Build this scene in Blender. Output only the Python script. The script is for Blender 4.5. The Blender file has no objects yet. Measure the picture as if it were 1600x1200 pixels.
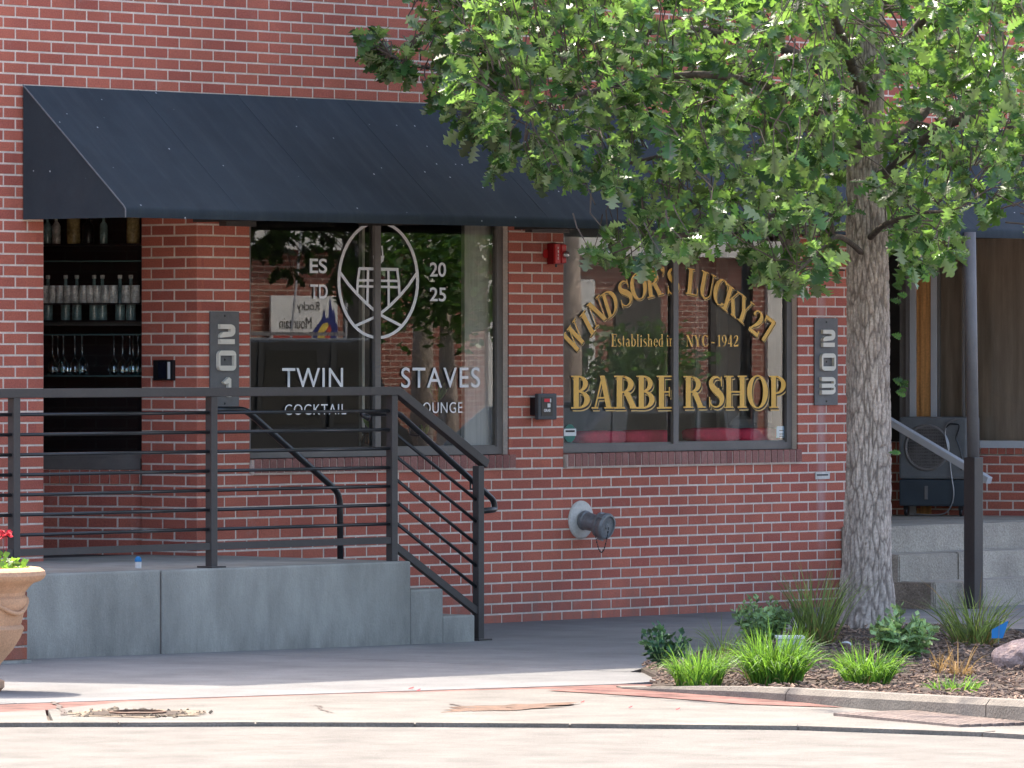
import bpy, bmesh, math, random
from math import sin, cos, pi, radians
from mathutils import Vector, Matrix, noise as mnoise
random.seed(7)
S = bpy.context.scene
COL = S.collection

# ------------------------------------------------------------------ camera
TH = radians(48.5)
FPX = 9607.0
YH = 555.0
CAM = Vector((-30.18, -26.70, 1.75))
FW = (sin(TH), cos(TH)); RT = (cos(TH), -sin(TH))
cd = bpy.data.cameras.new('camera'); cam = bpy.data.objects.new('camera', cd); COL.objects.link(cam)
cam.location = CAM
cam.rotation_euler = (radians(90), 0, -TH)
cd.sensor_fit = 'HORIZONTAL'; cd.sensor_width = 36.0
cd.lens = FPX / 1600 * 36
cd.shift_y = -(600 - YH) / 1600
cd.clip_start = 1.0; cd.clip_end = 900
S.camera = cam
# ------------------------------------------------------------------ sky, sun, exposure
SUN_EL = radians(56); SUN_AZ = radians(18)
w = bpy.data.worlds.new('World'); S.world = w; w.use_nodes = True
nt = w.node_tree; bg = nt.nodes['Background']
sk = nt.nodes.new('ShaderNodeTexSky'); sk.sky_type = 'NISHITA'; sk.sun_disc = False
sk.sun_elevation = SUN_EL; sk.sun_rotation = SUN_AZ; sk.ozone_density = .2; sk.dust_density = 4.0; sk.air_density = .8
nt.links.new(sk.outputs[0], bg.inputs[0]); bg.inputs[1].default_value = 0.15
sd = bpy.data.lights.new('sun', 'SUN'); sd.energy = 2.05; sd.angle = radians(0.53); sd.color = (1, .91, .77)
so = bpy.data.objects.new('sun', sd); COL.objects.link(so)
so.rotation_euler = Vector((-sin(SUN_AZ)*cos(SUN_EL), -cos(SUN_AZ)*cos(SUN_EL), -sin(SUN_EL))).to_track_quat('-Z', 'Y').to_euler()
so.location = (0, 10, 20)
S.view_settings.view_transform = 'Standard'; S.view_settings.look = 'None'
S.view_settings.exposure = 2.22; S.view_settings.gamma = 1; S.view_settings.use_curve_mapping = False
S.cycles.max_bounces = 10; S.cycles.transparent_max_bounces = 16

# ------------------------------------------------------------------ measuring helpers (photo pixel -> point of the place)
def ray(x):
    u = (x - 800) / FPX
    return FW[0] + u*RT[0], FW[1] + u*RT[1]
def on_y(x, y, Y=0.0):                       # point on a plane parallel to the facade
    dx, dy = ray(x); t = (Y - CAM.y) / dy
    return Vector((CAM.x + t*dx, Y, CAM.z - (y - YH)/FPX*t))
def on_z(x, y, z=0.0):                       # point on a level plane
    dx, dy = ray(x); t = (CAM.z - z) * FPX / (y - YH)
    return Vector((CAM.x + t*dx, CAM.y + t*dy, z))
def at_t(x, y, t):
    dx, dy = ray(x)
    return Vector((CAM.x + t*dx, CAM.y + t*dy, CAM.z - (y - YH)/FPX*t))
def px(p):
    vx, vy = p[0]-CAM.x, p[1]-CAM.y
    t = vx*FW[0] + vy*FW[1]; r = vx*RT[0] + vy*RT[1]
    return 800 + FPX*r/t, YH - (p[2]-CAM.z)*FPX/t, t
def inpoly(x, y, P):
    c = False; n = len(P)
    for i in range(n):
        x1, y1 = P[i]; x2, y2 = P[i-1]
        if (y1 > y) != (y2 > y) and x < (x2-x1)*(y-y1)/(y2-y1) + x1: c = not c
    return c
# ------------------------------------------------------------------ objects
def tag(o, label=None, cat=None, group=None, kind=None):
    if label: o['label'] = label
    if cat: o['category'] = cat
    if group: o['group'] = group
    if kind: o['kind'] = kind
    return o
def thing(name, loc, label, cat, group=None):
    o = bpy.data.objects.new(name, None); COL.objects.link(o); o.location = loc
    o.empty_display_size = .1
    return tag(o, label, cat, group)
def link(name, me, parent=None, mat=None):
    o = bpy.data.objects.new(name, me); COL.objects.link(o)
    if mat is not None and not me.materials: me.materials.append(mat)
    if parent is not None:
        o.parent = parent
        if parent.type == 'EMPTY': o.matrix_parent_inverse = Matrix.Translation(-Vector(parent.location))
    return o
class MB:
    def __init__(s): s.v = []; s.f = []
    def add(s, vs, fs):
        n = len(s.v); s.v += [tuple(p) for p in vs]; s.f += [tuple(i+n for i in f) for f in fs]; return s
    def box(s, a, b):
        x0, y0, z0 = a; x1, y1, z1 = b
        return s.add([(x0,y0,z0),(x1,y0,z0),(x1,y1,z0),(x0,y1,z0),(x0,y0,z1),(x1,y0,z1),(x1,y1,z1),(x0,y1,z1)],
              [(0,3,2,1),(4,5,6,7),(0,1,5,4),(1,2,6,5),(2,3,7,6),(3,0,4,7)])
    def obox(s, c, X, Y, Z, dx, dy, dz):     # oriented box: centre, axes, half sizes
        c = Vector(c); vs = []
        for k in (-1, 1):
            for (i, j) in ((-1,-1),(1,-1),(1,1),(-1,1)):
                vs.append(c + X*(i*dx) + Y*(j*dy) + Z*(k*dz))
        return s.add(vs, [(0,3,2,1),(4,5,6,7),(0,1,5,4),(1,2,6,5),(2,3,7,6),(3,0,4,7)])
    def bar(s, a, b, wx, wz):                # rectangular bar from a to b
        a = Vector(a); b = Vector(b); d = b - a; L = d.length; d.normalize()
        up = Vector((0,0,1)) if abs(d.z) < .95 else Vector((0,1,0))
        side = d.cross(up).normalized(); u2 = side.cross(d).normalized()
        return s.obox((a+b)/2, d, side, u2, L/2, wx/2, wz/2)
    def tube(s, pts, r, n=8, cap=True):
        pts = [Vector(p) for p in pts]; rs = r if isinstance(r, (list, tuple)) else [r]*len(pts)
        m = len(pts); base = len(s.v); prev = None
        for i, p in enumerate(pts):
            d = (pts[min(i+1, m-1)] - pts[max(i-1, 0)]).normalized()
            if prev is None:
                a = Vector((0,0,1)) if abs(d.z) < .9 else Vector((1,0,0))
                e1 = d.cross(a).normalized()
            else:
                e1 = (prev - d*prev.dot(d)); e1 = e1.normalized() if e1.length > 1e-6 else d.orthogonal().normalized()
            prev = e1; e2 = d.cross(e1)
            for k in range(n):
                q = 2*pi*k/n; s.v.append(tuple(p + (e1*cos(q) + e2*sin(q))*rs[i]))
        for i in range(m-1):
            for k in range(n):
                a = base+i*n+k; b = base+i*n+(k+1) % n
                s.f.append((a, b, b+n, a+n))
        if cap:
            s.f.append(tuple(base+k for k in reversed(range(n)))); s.f.append(tuple(base+(m-1)*n+k for k in range(n)))
        return s
    def lathe(s, prof, c=(0,0,0), axis=None, n=24):   # prof: (radius, height) along axis
        c = Vector(c); A = Vector(axis).normalized() if axis else Vector((0,0,1))
        e1 = A.orthogonal().normalized(); e2 = A.cross(e1); base = len(s.v)
        for (r, h) in prof:
            for k in range(n):
                q = 2*pi*k/n; s.v.append(tuple(c + A*h + (e1*cos(q)+e2*sin(q))*r))
        for i in range(len(prof)-1):
            for k in range(n):
                a = base+i*n+k; b = base+i*n+(k+1) % n
                s.f.append((a, b, b+n, a+n))
        s.f.append(tuple(base+k for k in reversed(range(n))))
        s.f.append(tuple(base+(len(prof)-1)*n+k for k in range(n)))
        return s
    def mesh(s, name, smooth=False):
        me = bpy.data.meshes.new(name); me.from_pydata(s.v, [], s.f); me.update()
        if smooth: me.polygons.foreach_set('use_smooth', [True]*len(me.polygons))
        return me
    def build(s, name, mat, parent=None, smooth=False, bevel=0, auto=None):
        me = s.mesh(name, smooth)
        if bevel or auto is not None:
            bm = bmesh.new(); bm.from_mesh(me)
            if bevel:
                bmesh.ops.remove_doubles(bm, verts=bm.verts, dist=1e-5)
                bmesh.ops.bevel(bm, geom=[e for e in bm.edges if e.calc_face_angle(0) > .5], offset=bevel, segments=2, affect='EDGES', profile=.6)
            if auto is not None:
                for f in bm.faces: f.smooth = True
                for e in bm.edges: e.smooth = e.calc_face_angle(0) < auto
            bm.to_mesh(me); bm.free()
        return link(name, me, parent, mat)

# ------------------------------------------------------------------ materials
def mat(name, col, rough=.8, var=.12, scale=6, fine=.0, fscale=120, bump=0., bscale=60, metal=0., spec=.4, col2=None, stretch=None, mix=None):
    m = bpy.data.materials.new(name); m.use_nodes = True; t = m.node_tree; N = t.nodes; L = t.links
    P = N['Principled BSDF']; P.inputs['Roughness'].default_value = rough; P.inputs['Metallic'].default_value = metal
    P.inputs['Specular IOR Level'].default_value = spec
    tc = N.new('ShaderNodeTexCoord'); vec = tc.outputs['Object']
    if stretch:
        mp = N.new('ShaderNodeMapping'); mp.inputs['Scale'].default_value = stretch; L.new(vec, mp.inputs[0]); vec = mp.outputs[0]
    c2 = col2 if col2 else tuple(max(0, c*(1-2.2*var)) for c in col)
    n1 = N.new('ShaderNodeTexNoise'); n1.inputs['Scale'].default_value = scale; n1.inputs['Detail'].default_value = 7; n1.inputs['Roughness'].default_value = .62
    L.new(vec, n1.inputs['Vector'])
    r = N.new('ShaderNodeMapRange'); r.inputs['From Min'].default_value = .32; r.inputs['From Max'].default_value = .68
    L.new(n1.outputs['Fac'], r.inputs['Value'])
    mx = N.new('ShaderNodeMix'); mx.data_type = 'RGBA'; mx.inputs['A'].default_value = (*col, 1); mx.inputs['B'].default_value = (*c2, 1)
    L.new(r.outputs[0], mx.inputs['Factor']); out = mx.outputs['Result']
    if fine:
        n2 = N.new('ShaderNodeTexNoise'); n2.inputs['Scale'].default_value = fscale; n2.inputs['Detail'].default_value = 3
        L.new(tc.outputs['Object'], n2.inputs['Vector'])
        r2 = N.new('ShaderNodeMapRange'); r2.inputs['From Min'].default_value = .3; r2.inputs['From Max'].default_value = .7
        r2.inputs['To Min'].default_value = 1-fine; r2.inputs['To Max'].default_value = 1+fine
        L.new(n2.outputs['Fac'], r2.inputs['Value'])
        ml = N.new('ShaderNodeVectorMath'); ml.operation = 'SCALE'; L.new(out, ml.inputs[0]); L.new(r2.outputs[0], ml.inputs['Scale']); out = ml.outputs[0]
    L.new(out, P.inputs['Base Color'])
    if bump:
        n3 = N.new('ShaderNodeTexNoise'); n3.inputs['Scale'].default_value = bscale; n3.inputs['Detail'].default_value = 5
        L.new(vec, n3.inputs['Vector']); b = N.new('ShaderNodeBump'); b.inputs['Strength'].default_value = bump; b.inputs['Distance'].default_value = .01
        L.new(n3.outputs['Fac'], b.inputs['Height']); L.new(b.outputs[0], P.inputs['Normal'])
    return m
def nodes_of(m): return m.node_tree.nodes, m.node_tree.links, m.node_tree.nodes['Principled BSDF']

def grime(m, top=.30, col=(.17,.13,.11), amt=.6):
    # soil splashed up from the pavement and runs below the sills
    N, L, P = nodes_of(m); ge = N.new('ShaderNodeNewGeometry'); sp = N.new('ShaderNodeSeparateXYZ'); L.new(ge.outputs['Position'], sp.inputs[0])
    mp = N.new('ShaderNodeMapping'); mp.inputs['Scale'].default_value = (1, 1, .25); L.new(ge.outputs['Position'], mp.inputs[0])
    n = N.new('ShaderNodeTexNoise'); n.inputs['Scale'].default_value = 7; n.inputs['Detail'].default_value = 8; n.inputs['Roughness'].default_value = .7; L.new(mp.outputs[0], n.inputs['Vector'])
    def band(z0, z1, a):
        r = N.new('ShaderNodeMapRange'); r.inputs['From Min'].default_value = z0; r.inputs['From Max'].default_value = z1; r.inputs['To Min'].default_value = a; r.inputs['To Max'].default_value = 0; L.new(sp.outputs['Z'], r.inputs['Value']); return r
    lo = band(.02, top, amt); r3 = N.new('ShaderNodeMapRange'); r3.inputs['From Min'].default_value = .38; r3.inputs['From Max'].default_value = .66; L.new(n.outputs['Fac'], r3.inputs['Value'])
    k = N.new('ShaderNodeMath'); k.operation = 'MULTIPLY'; L.new(lo.outputs[0], k.inputs[0]); L.new(r3.outputs[0], k.inputs[1])
    r4 = N.new('ShaderNodeMapRange'); r4.inputs['From Min'].default_value = .60; r4.inputs['From Max'].default_value = .78; r4.inputs['To Max'].default_value = .22; L.new(n.outputs['Fac'], r4.inputs['Value'])
    a2 = N.new('ShaderNodeMath'); a2.operation = 'MAXIMUM'; L.new(k.outputs[0], a2.inputs[0]); L.new(r4.outputs[0], a2.inputs[1])
    old = P.inputs['Base Color'].links[0].from_socket; mx = N.new('ShaderNodeMix'); mx.data_type = 'RGBA'; mx.inputs['B'].default_value = (*col,1); L.new(a2.outputs[0], mx.inputs['Factor']); L.new(old, mx.inputs['A']); L.new(mx.outputs['Result'], P.inputs['Base Color'])
    # pale run left by water below the 203 plate
    xs = N.new('ShaderNodeMath'); xs.operation = 'SUBTRACT'; xs.inputs[1].default_value = on_y(1283, 740).x; L.new(sp.outputs['X'], xs.inputs[0])
    ab = N.new('ShaderNodeMath'); ab.operation = 'ABSOLUTE'; L.new(xs.outputs[0], ab.inputs[0])
    rx = N.new('ShaderNodeMapRange'); rx.inputs['From Min'].default_value = .012; rx.inputs['From Max'].default_value = .062; rx.inputs['To Min'].default_value = .5; rx.inputs['To Max'].default_value = 0; L.new(ab.outputs[0], rx.inputs['Value'])
    zr = N.new('ShaderNodeMapRange'); zr.inputs['From Min'].default_value = .25; zr.inputs['From Max'].default_value = .75; L.new(sp.outputs['Z'], zr.inputs['Value'])
    zt = N.new('ShaderNodeMath'); zt.operation = 'LESS_THAN'; zt.inputs[1].default_value = 2.15; L.new(sp.outputs['Z'], zt.inputs[0])
    m1 = N.new('ShaderNodeMath'); m1.operation = 'MULTIPLY'; L.new(rx.outputs[0], m1.inputs[0]); L.new(zr.outputs[0], m1.inputs[1])
    m2 = N.new('ShaderNodeMath'); m2.operation = 'MULTIPLY'; L.new(m1.outputs[0], m2.inputs[0]); L.new(zt.outputs[0], m2.inputs[1])
    m3 = N.new('ShaderNodeMath'); m3.operation = 'MULTIPLY'; L.new(m2.outputs[0], m3.inputs[0]); L.new(n.outputs['Fac'], m3.inputs[1]); m3.use_clamp = True
    my = N.new('ShaderNodeMix'); my.data_type = 'RGBA'; my.inputs['B'].default_value = (.62,.57,.58,1); L.new(m3.outputs[0], my.inputs['Factor']); L.new(mx.outputs['Result'], my.inputs['A']); L.new(my.outputs['Result'], P.inputs['Base Color'])
def brick_mat(name, a, b, c):
    m = bpy.data.materials.new(name); m.use_nodes = True; N, L, P = nodes_of(m)
    P.inputs['Roughness'].default_value = .85; P.inputs['Specular IOR Level'].default_value = .3
    oi = N.new('ShaderNodeObjectInfo'); ge = N.new('ShaderNodeNewGeometry')
    ad = N.new('ShaderNodeMath'); ad.operation = 'ADD'; L.new(oi.outputs['Random'], ad.inputs[0]); L.new(ge.outputs['Random Per Island'], ad.inputs[1])
    fr = N.new('ShaderNodeMath'); fr.operation = 'FRACT'; L.new(ad.outputs[0], fr.inputs[0])
    cr = N.new('ShaderNodeValToRGB'); e = cr.color_ramp.elements
    e[0].color = (*a, 1); e[1].color = (*c, 1); x = e.new(.45); x.color = (*b, 1); x = e.new(.92); x.color = (*[v*.95 for v in c], 1)
    L.new(fr.outputs[0], cr.inputs[0])
    tc = N.new('ShaderNodeTexCoord'); pos = ge.outputs['Position']
    n = N.new('ShaderNodeTexNoise'); n.inputs['Scale'].default_value = 130; n.inputs['Detail'].default_value = 5; n.inputs['Roughness'].default_value = .7; L.new(pos, n.inputs['Vector'])
    r = N.new('ShaderNodeMapRange'); r.inputs['From Min'].default_value = .3; r.inputs['From Max'].default_value = .72; r.inputs['To Min'].default_value = .66; r.inputs['To Max'].default_value = 1.38
    L.new(n.outputs['Fac'], r.inputs['Value'])
    n2 = N.new('ShaderNodeTexNoise'); n2.inputs['Scale'].default_value = 1.6; n2.inputs['Detail'].default_value = 5; L.new(pos, n2.inputs['Vector'])
    r2 = N.new('ShaderNodeMapRange'); r2.inputs['From Min'].default_value = .3; r2.inputs['From Max'].default_value = .7; r2.inputs['To Min'].default_value = .82; r2.inputs['To Max'].default_value = 1.14
    L.new(n2.outputs['Fac'], r2.inputs['Value'])
    mm = N.new('ShaderNodeMath'); mm.operation = 'MULTIPLY'; L.new(r.outputs[0], mm.inputs[0]); L.new(r2.outputs[0], mm.inputs[1])
    sc = N.new('ShaderNodeVectorMath'); sc.operation = 'SCALE'; L.new(cr.outputs[0], sc.inputs[0]); L.new(mm.outputs[0], sc.inputs['Scale'])
    # pale lime smears
    n4 = N.new('ShaderNodeTexNoise'); n4.inputs['Scale'].default_value = 5; n4.inputs['Detail'].default_value = 8; n4.inputs['Roughness'].default_value = .75; L.new(pos, n4.inputs['Vector'])
    r4 = N.new('ShaderNodeMapRange'); r4.inputs['From Min'].default_value = .58; r4.inputs['From Max'].default_value = .8; r4.inputs['To Max'].default_value = .42; L.new(n4.outputs['Fac'], r4.inputs['Value'])
    mx = N.new('ShaderNodeMix'); mx.data_type = 'RGBA'; mx.inputs['B'].default_value = (.42, .33, .30, 1); L.new(r4.outputs[0], mx.inputs['Factor']); L.new(sc.outputs[0], mx.inputs['A'])
    L.new(mx.outputs['Result'], P.inputs['Base Color'])
    b = N.new('ShaderNodeBump'); b.inputs['Strength'].default_value = .5; b.inputs['Distance'].default_value = .004; L.new(n.outputs['Fac'], b.inputs['Height']); L.new(b.outputs[0], P.inputs['Normal'])
    grime(m)
    return m
M_BRICK = brick_mat('brick', (.43,.122,.084), (.47,.140,.092), (.395,.110,.080))
M_SILLB = brick_mat('sill_brick', (.27,.13,.11), (.33,.15,.125), (.24,.10,.085))
M_BRICK2 = brick_mat('low_wall_brick', (.30,.085,.05), (.36,.11,.06), (.24,.07,.045))
M_MORTAR = mat('mortar', (.77,.65,.56), .95, .10, 9, .15, 160, .6, 140)
grime(M_MORTAR, .34, (.26,.22,.19), .55)
M_CONC = mat('landing_concrete', (.35,.335,.29), .9, .10, 2.6, .12, 190, .35, 90, stretch=(1.0,1.0,.6))
M_CONCT = mat('landing_top', (.34,.345,.345), .9, .10, 3, .1, 160, .3, 90)
M_WALK = mat('sidewalk_concrete', (.205,.20,.195), .92, .15, 1.9, .2, 150, .4, 110)
M_PAN = mat('gutter_concrete', (.185,.170,.150), .92, .16, 2.6, .24, 130, .5, 90)
def spots(m, scale, thr, col, fac):
    N, L, P = nodes_of(m); tc = N.new('ShaderNodeTexCoord'); v = N.new('ShaderNodeTexVoronoi'); v.inputs['Scale'].default_value = scale; L.new(tc.outputs['Object'], v.inputs['Vector'])
    r = N.new('ShaderNodeMapRange'); r.inputs['From Min'].default_value = thr*.7; r.inputs['From Max'].default_value = thr; r.inputs['To Min'].default_value = fac; r.inputs['To Max'].default_value = 0; L.new(v.outputs['Distance'], r.inputs['Value'])
    old = P.inputs['Base Color'].links[0].from_socket; a = N.new('ShaderNodeMix'); a.data_type = 'RGBA'; a.inputs['B'].default_value = (*col,1); L.new(r.outputs[0], a.inputs['Factor']); L.new(old, a.inputs['A']); L.new(a.outputs['Result'], P.inputs['Base Color'])
spots(M_WALK, 2.6, .055, (.09,.085,.08), .75); spots(M_WALK, 7, .05, (.16,.14,.12), .6); spots(M_PAN, 5, .05, (.17,.14,.11), .65); spots(M_PAN, 12, .07, (.2,.17,.13), .5)
M_RED = mat('red_stain', (.25,.115,.092), .92, .3, 5, .2, 120, .3, 90)
M_BOUNCE = mat('bounce_paving', (.52,.44,.35), .95, .15, 3, .35, 220, .8, 200)  # pale tan ground, colour raised to bounce warm light onto the facade
M_KERB = mat('kerb_concrete', (.22,.195,.165), .95, .17, 3.5, .18, 130, .6, 80)
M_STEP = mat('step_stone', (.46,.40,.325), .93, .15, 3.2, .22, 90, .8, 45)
M_STEPSH = mat('step_stone_shaded', (.36,.29,.225), .93, .2, 5, .25, 90, .9, 45)  # brown step stone, darkened for the shade on its left side
M_FRAME = mat('bronze_frame', (.17,.152,.138), .5, .12, 4, .05, 80, .05, 40, spec=.4)
M_RAIL = mat('black_paint', (.052,.046,.043), .45, .1, 4, .1, 90, .05, 60, spec=.5)
M_RAILB = mat('black_bar', (.016,.017,.019), .3, .1, 4, .05, 90, 0, 60, spec=.5)
M_WHITE = mat('white_vinyl', (.82,.82,.82), .5, .03, 4)
M_GOLD = mat('gold_vinyl', (.85,.47,.085), .45, .06, 6, .05, 60)
M_GOLD2 = mat('gold_outline', (.72,.47,.16), .5, .05, 6)
M_DARKV = mat('dark_letter_shade', (.018,.014,.012), .6, .05, 6)
M_ALU = mat('anodised_aluminium', (.30,.29,.29), .4, .06, 3, .05, 60, metal=.6)
M_ALUL = mat('pale_frame', (.52,.52,.53), .45, .06, 3)
M_WOOD = mat('orange_wood', (.72,.34,.11), .6, .22, 3, .12, 60, stretch=(14,14,.7))
M_PLATE = mat('sign_plate', (.145,.14,.138), .55, .12, 8, .06, 120, .1, 160)
M_CREAM = mat('cream_digit', (.74,.68,.57), .6, .05, 9)
M_SHADE = mat('digit_edge', (.10,.095,.09), .7, .1, 9)
M_REDP = mat('red_plastic', (.58,.02,.022), .38, .08, 6, spec=.5)
M_BLACK = mat('black_plastic', (.012,.012,.014), .28, .05, 6, spec=.5)
M_GREYC = mat('grey_casting', (.27,.28,.29), .45, .15, 12, .1, 80, .25, 60, metal=.35)
M_PLWHT = mat('white_paint_plate', (.66,.62,.57), .6, .1, 14, .08, 60)
M_CHAIN = mat('chain_steel', (.05,.05,.05), .5, .1, 12, metal=.5)
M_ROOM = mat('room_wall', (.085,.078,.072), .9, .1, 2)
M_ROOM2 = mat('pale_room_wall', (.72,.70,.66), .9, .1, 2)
M_FLOOR = mat('room_floor', (.06,.045,.035), .6, .1, 2)
M_CUSH = mat('red_cushion', (.74,.05,.10), .75, .14, 8, .08, 120, .3, 50)
M_TERRA = mat('terracotta', (.56,.335,.20), .85, .14, 6, .15, 110, .35, 70)
M_TERRAL = mat('urn_rim', (.64,.52,.38), .85, .14, 8, .12, 110, .3, 70)
M_BLUE = mat('blue_plastic', (.02,.23,.55), .4, .06, 6)
M_PAPER = mat('white_paper', (.72,.72,.70), .7, .05, 8)
M_ROCK = mat('boulder', (.42,.31,.28), .9, .25, 9, .3, 90, .9, 30)

def shop_glass(name, tint=(.96,.98,.98), gain=1.55, rough=0.0):
    m = bpy.data.materials.new(name); m.use_nodes = True; N = m.node_tree.nodes; L = m.node_tree.links
    N.remove(N['Principled BSDF']); out = N['Material Output']
    tr = N.new('ShaderNodeBsdfTransparent'); tr.inputs[0].default_value = (*tint, 1)
    gl = N.new('ShaderNodeBsdfAnisotropic'); gl.inputs['Color'].default_value = (.97,.99,1,1); gl.inputs['Roughness'].default_value = rough
    fr = N.new('ShaderNodeFresnel'); fr.inputs[0].default_value = 1.52
    mu = N.new('ShaderNodeMath'); mu.operation = 'MULTIPLY'; mu.use_clamp = True; mu.inputs[1].default_value = gain; L.new(fr.outputs[0], mu.inputs[0])
    mx = N.new('ShaderNodeMixShader'); L.new(mu.outputs[0], mx.inputs[0]); L.new(tr.outputs[0], mx.inputs[1]); L.new(gl.outputs[0], mx.inputs[2])
    L.new(mx.outputs[0], out.inputs[0]); return m
M_GLASS = shop_glass('window_glass', gain=1.25)
M_GLASSD = shop_glass('tinted_glass', (.45,.47,.46), 1.2)
M_BOTTLE = shop_glass('bottle_glass', (.62,.80,.80), 3.2, .05)
M_LENS = shop_glass('clear_lens', (.85,.87,.88), 4.0, .12)

def awning_mat():
    m = mat('awning_fabric', (.037,.048,.058), .9, .10, 2.2, .10, 260, .12, 300, spec=.18)
    N, L, P = nodes_of(m); ge = N.new('ShaderNodeNewGeometry')
    v = N.new('ShaderNodeTexVoronoi'); v.inputs['Scale'].default_value = 8.5; L.new(ge.outputs['Position'], v.inputs['Vector'])
    r = N.new('ShaderNodeMapRange'); r.inputs['From Min'].default_value = .030; r.inputs['From Max'].default_value = .060; r.inputs['To Min'].default_value = 1; r.inputs['To Max'].default_value = 0
    L.new(v.outputs['Distance'], r.inputs['Value'])
    # faint dust streaks running down the slope
    mp = N.new('ShaderNodeMapping'); mp.inputs['Scale'].default_value = (3.2, .35, .35); L.new(ge.outputs['Position'], mp.inputs[0])
    n = N.new('ShaderNodeTexNoise'); n.inputs['Scale'].default_value = 3; n.inputs['Detail'].default_value = 8; n.inputs['Roughness'].default_value = .72; L.new(mp.outputs[0], n.inputs['Vector'])
    r2 = N.new('ShaderNodeMapRange'); r2.inputs['From Min'].default_value = .48; r2.inputs['From Max'].default_value = .75; r2.inputs['To Max'].default_value = .20; L.new(n.outputs['Fac'], r2.inputs['Value'])
    old = P.inputs['Base Color'].links[0].from_socket
    a = N.new('ShaderNodeMix'); a.data_type = 'RGBA'; a.inputs['B'].default_value = (.10,.105,.11,1); L.new(r2.outputs[0], a.inputs['Factor']); L.new(old, a.inputs['A'])
    b = N.new('ShaderNodeMix'); b.data_type = 'RGBA'; b.inputs['B'].default_value = (.45,.46,.47,1); L.new(r.outputs[0], b.inputs['Factor']); L.new(a.outputs['Result'], b.inputs['A'])
    L.new(b.outputs['Result'], P.inputs['Base Color']); return m
M_AWN = awning_mat()
M_PIPING = mat('awning_piping', (.16,.165,.17), .7, .15, 30)

def leaf_mat(name, top, under, trans, rough=.42):
    m = bpy.data.materials.new(name); m.use_nodes = True; N, L, P = nodes_of(m)
    ge = N.new('ShaderNodeNewGeometry'); oi = N.new('ShaderNodeObjectInfo')
    ad = N.new('ShaderNodeMath'); ad.operation = 'ADD'; L.new(oi.outputs['Random'], ad.inputs[0]); L.new(ge.outputs['Random Per Island'], ad.inputs[1])
    fr = N.new('ShaderNodeMath'); fr.operation = 'FRACT'; L.new(ad.outputs[0], fr.inputs[0])
    r = N.new('ShaderNodeMapRange'); r.inputs['To Min'].default_value = .42; r.inputs['To Max'].default_value = 1.55; L.new(fr.outputs[0], r.inputs['Value'])
    mx = N.new('ShaderNodeMix'); mx.data_type = 'RGBA'; mx.inputs['A'].default_value = (*top,1); mx.inputs['B'].default_value = (*under,1); L.new(ge.outputs['Backfacing'], mx.inputs['Factor'])
    sc = N.new('ShaderNodeVectorMath'); sc.operation = 'SCALE'; L.new(mx.outputs['Result'], sc.inputs[0]); L.new(r.outputs[0], sc.inputs['Scale'])
    L.new(sc.outputs[0], P.inputs['Base Color']); P.inputs['Roughness'].default_value = rough; P.inputs['Specular IOR Level'].default_value = .5
    tr = N.new('ShaderNodeBsdfTranslucent'); st = N.new('ShaderNodeVectorMath'); st.operation = 'SCALE'; st.inputs[0].default_value = trans; L.new(r.outputs[0], st.inputs['Scale'])
    L.new(st.outputs[0], tr.inputs[0])
    ms = N.new('ShaderNodeMixShader'); ms.inputs[0].default_value = .40
    L.new(P.outputs[0], ms.inputs[1]); L.new(tr.outputs[0], ms.inputs[2]); L.new(ms.outputs[0], N['Material Output'].inputs[0])
    return m
M_LEAF = leaf_mat('oak_leaf', (.048,.112,.042), (.23,.26,.165), (.235,.44,.065), .27)
M_GRASS = leaf_mat('grass_blade', (.062,.16,.028), (.08,.185,.03), (.22,.42,.045), .5)
M_GRASSB = leaf_mat('tall_grass_blade', (.16,.22,.075), (.17,.23,.08), (.26,.34,.06), .5)
M_STRAW = leaf_mat('straw_blade', (.34,.22,.10), (.34,.22,.10), (.30,.18,.06), .6)
M_ORANGE = leaf_mat('orange_blade', (.36,.235,.11), (.36,.235,.11), (.30,.19,.07), .6)
M_SEDUM = leaf_mat('sedum_leaf', (.30,.45,.21), (.26,.38,.18), (.30,.42,.12), .4)
M_SEDUMD = leaf_mat('dark_sedum_leaf', (.035,.11,.055), (.05,.10,.055), (.05,.12,.04), .4)
M_PETAL = leaf_mat('red_petal', (.55,.02,.04), (.5,.02,.04), (.5,.02,.05), .6)

def bark_mat():
    m = mat('bark', (.64,.53,.445), .95, .2, 9, .25, 60, 0, stretch=(1,1,.25))
    N, L, P = nodes_of(m); at = N.new('ShaderNodeAttribute'); at.attribute_name = 'groove'
    old = P.inputs['Base Color'].links[0].from_socket
    a = N.new('ShaderNodeMix'); a.data_type = 'RGBA'; a.inputs['B'].default_value = (.17,.135,.112,1); L.new(at.outputs['Fac'], a.inputs['Factor']); L.new(old, a.inputs['A'])
    L.new(a.outputs['Result'], P.inputs['Base Color'])
    tc = N.new('ShaderNodeTexCoord'); mp = N.new('ShaderNodeMapping'); mp.inputs['Scale'].default_value = (1,1,.3); L.new(tc.outputs['Object'], mp.inputs[0])
    n = N.new('ShaderNodeTexNoise'); n.inputs['Scale'].default_value = 90; n.inputs['Detail'].default_value = 6; L.new(mp.outputs[0], n.inputs['Vector'])
    b = N.new('ShaderNodeBump'); b.inputs['Strength'].default_value = .8; b.inputs['Distance'].default_value = .008; L.new(n.outputs['Fac'], b.inputs['Height']); L.new(b.outputs[0], P.inputs['Normal'])
    return m
M_BARK = bark_mat()
M_LIMB = mat('limb_bark', (.13,.105,.088), .95, .25, 14, .25, 60, .6, 50)
M_TWIG = mat('twig_bark', (.13,.10,.085), .9, .2, 12)
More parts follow.
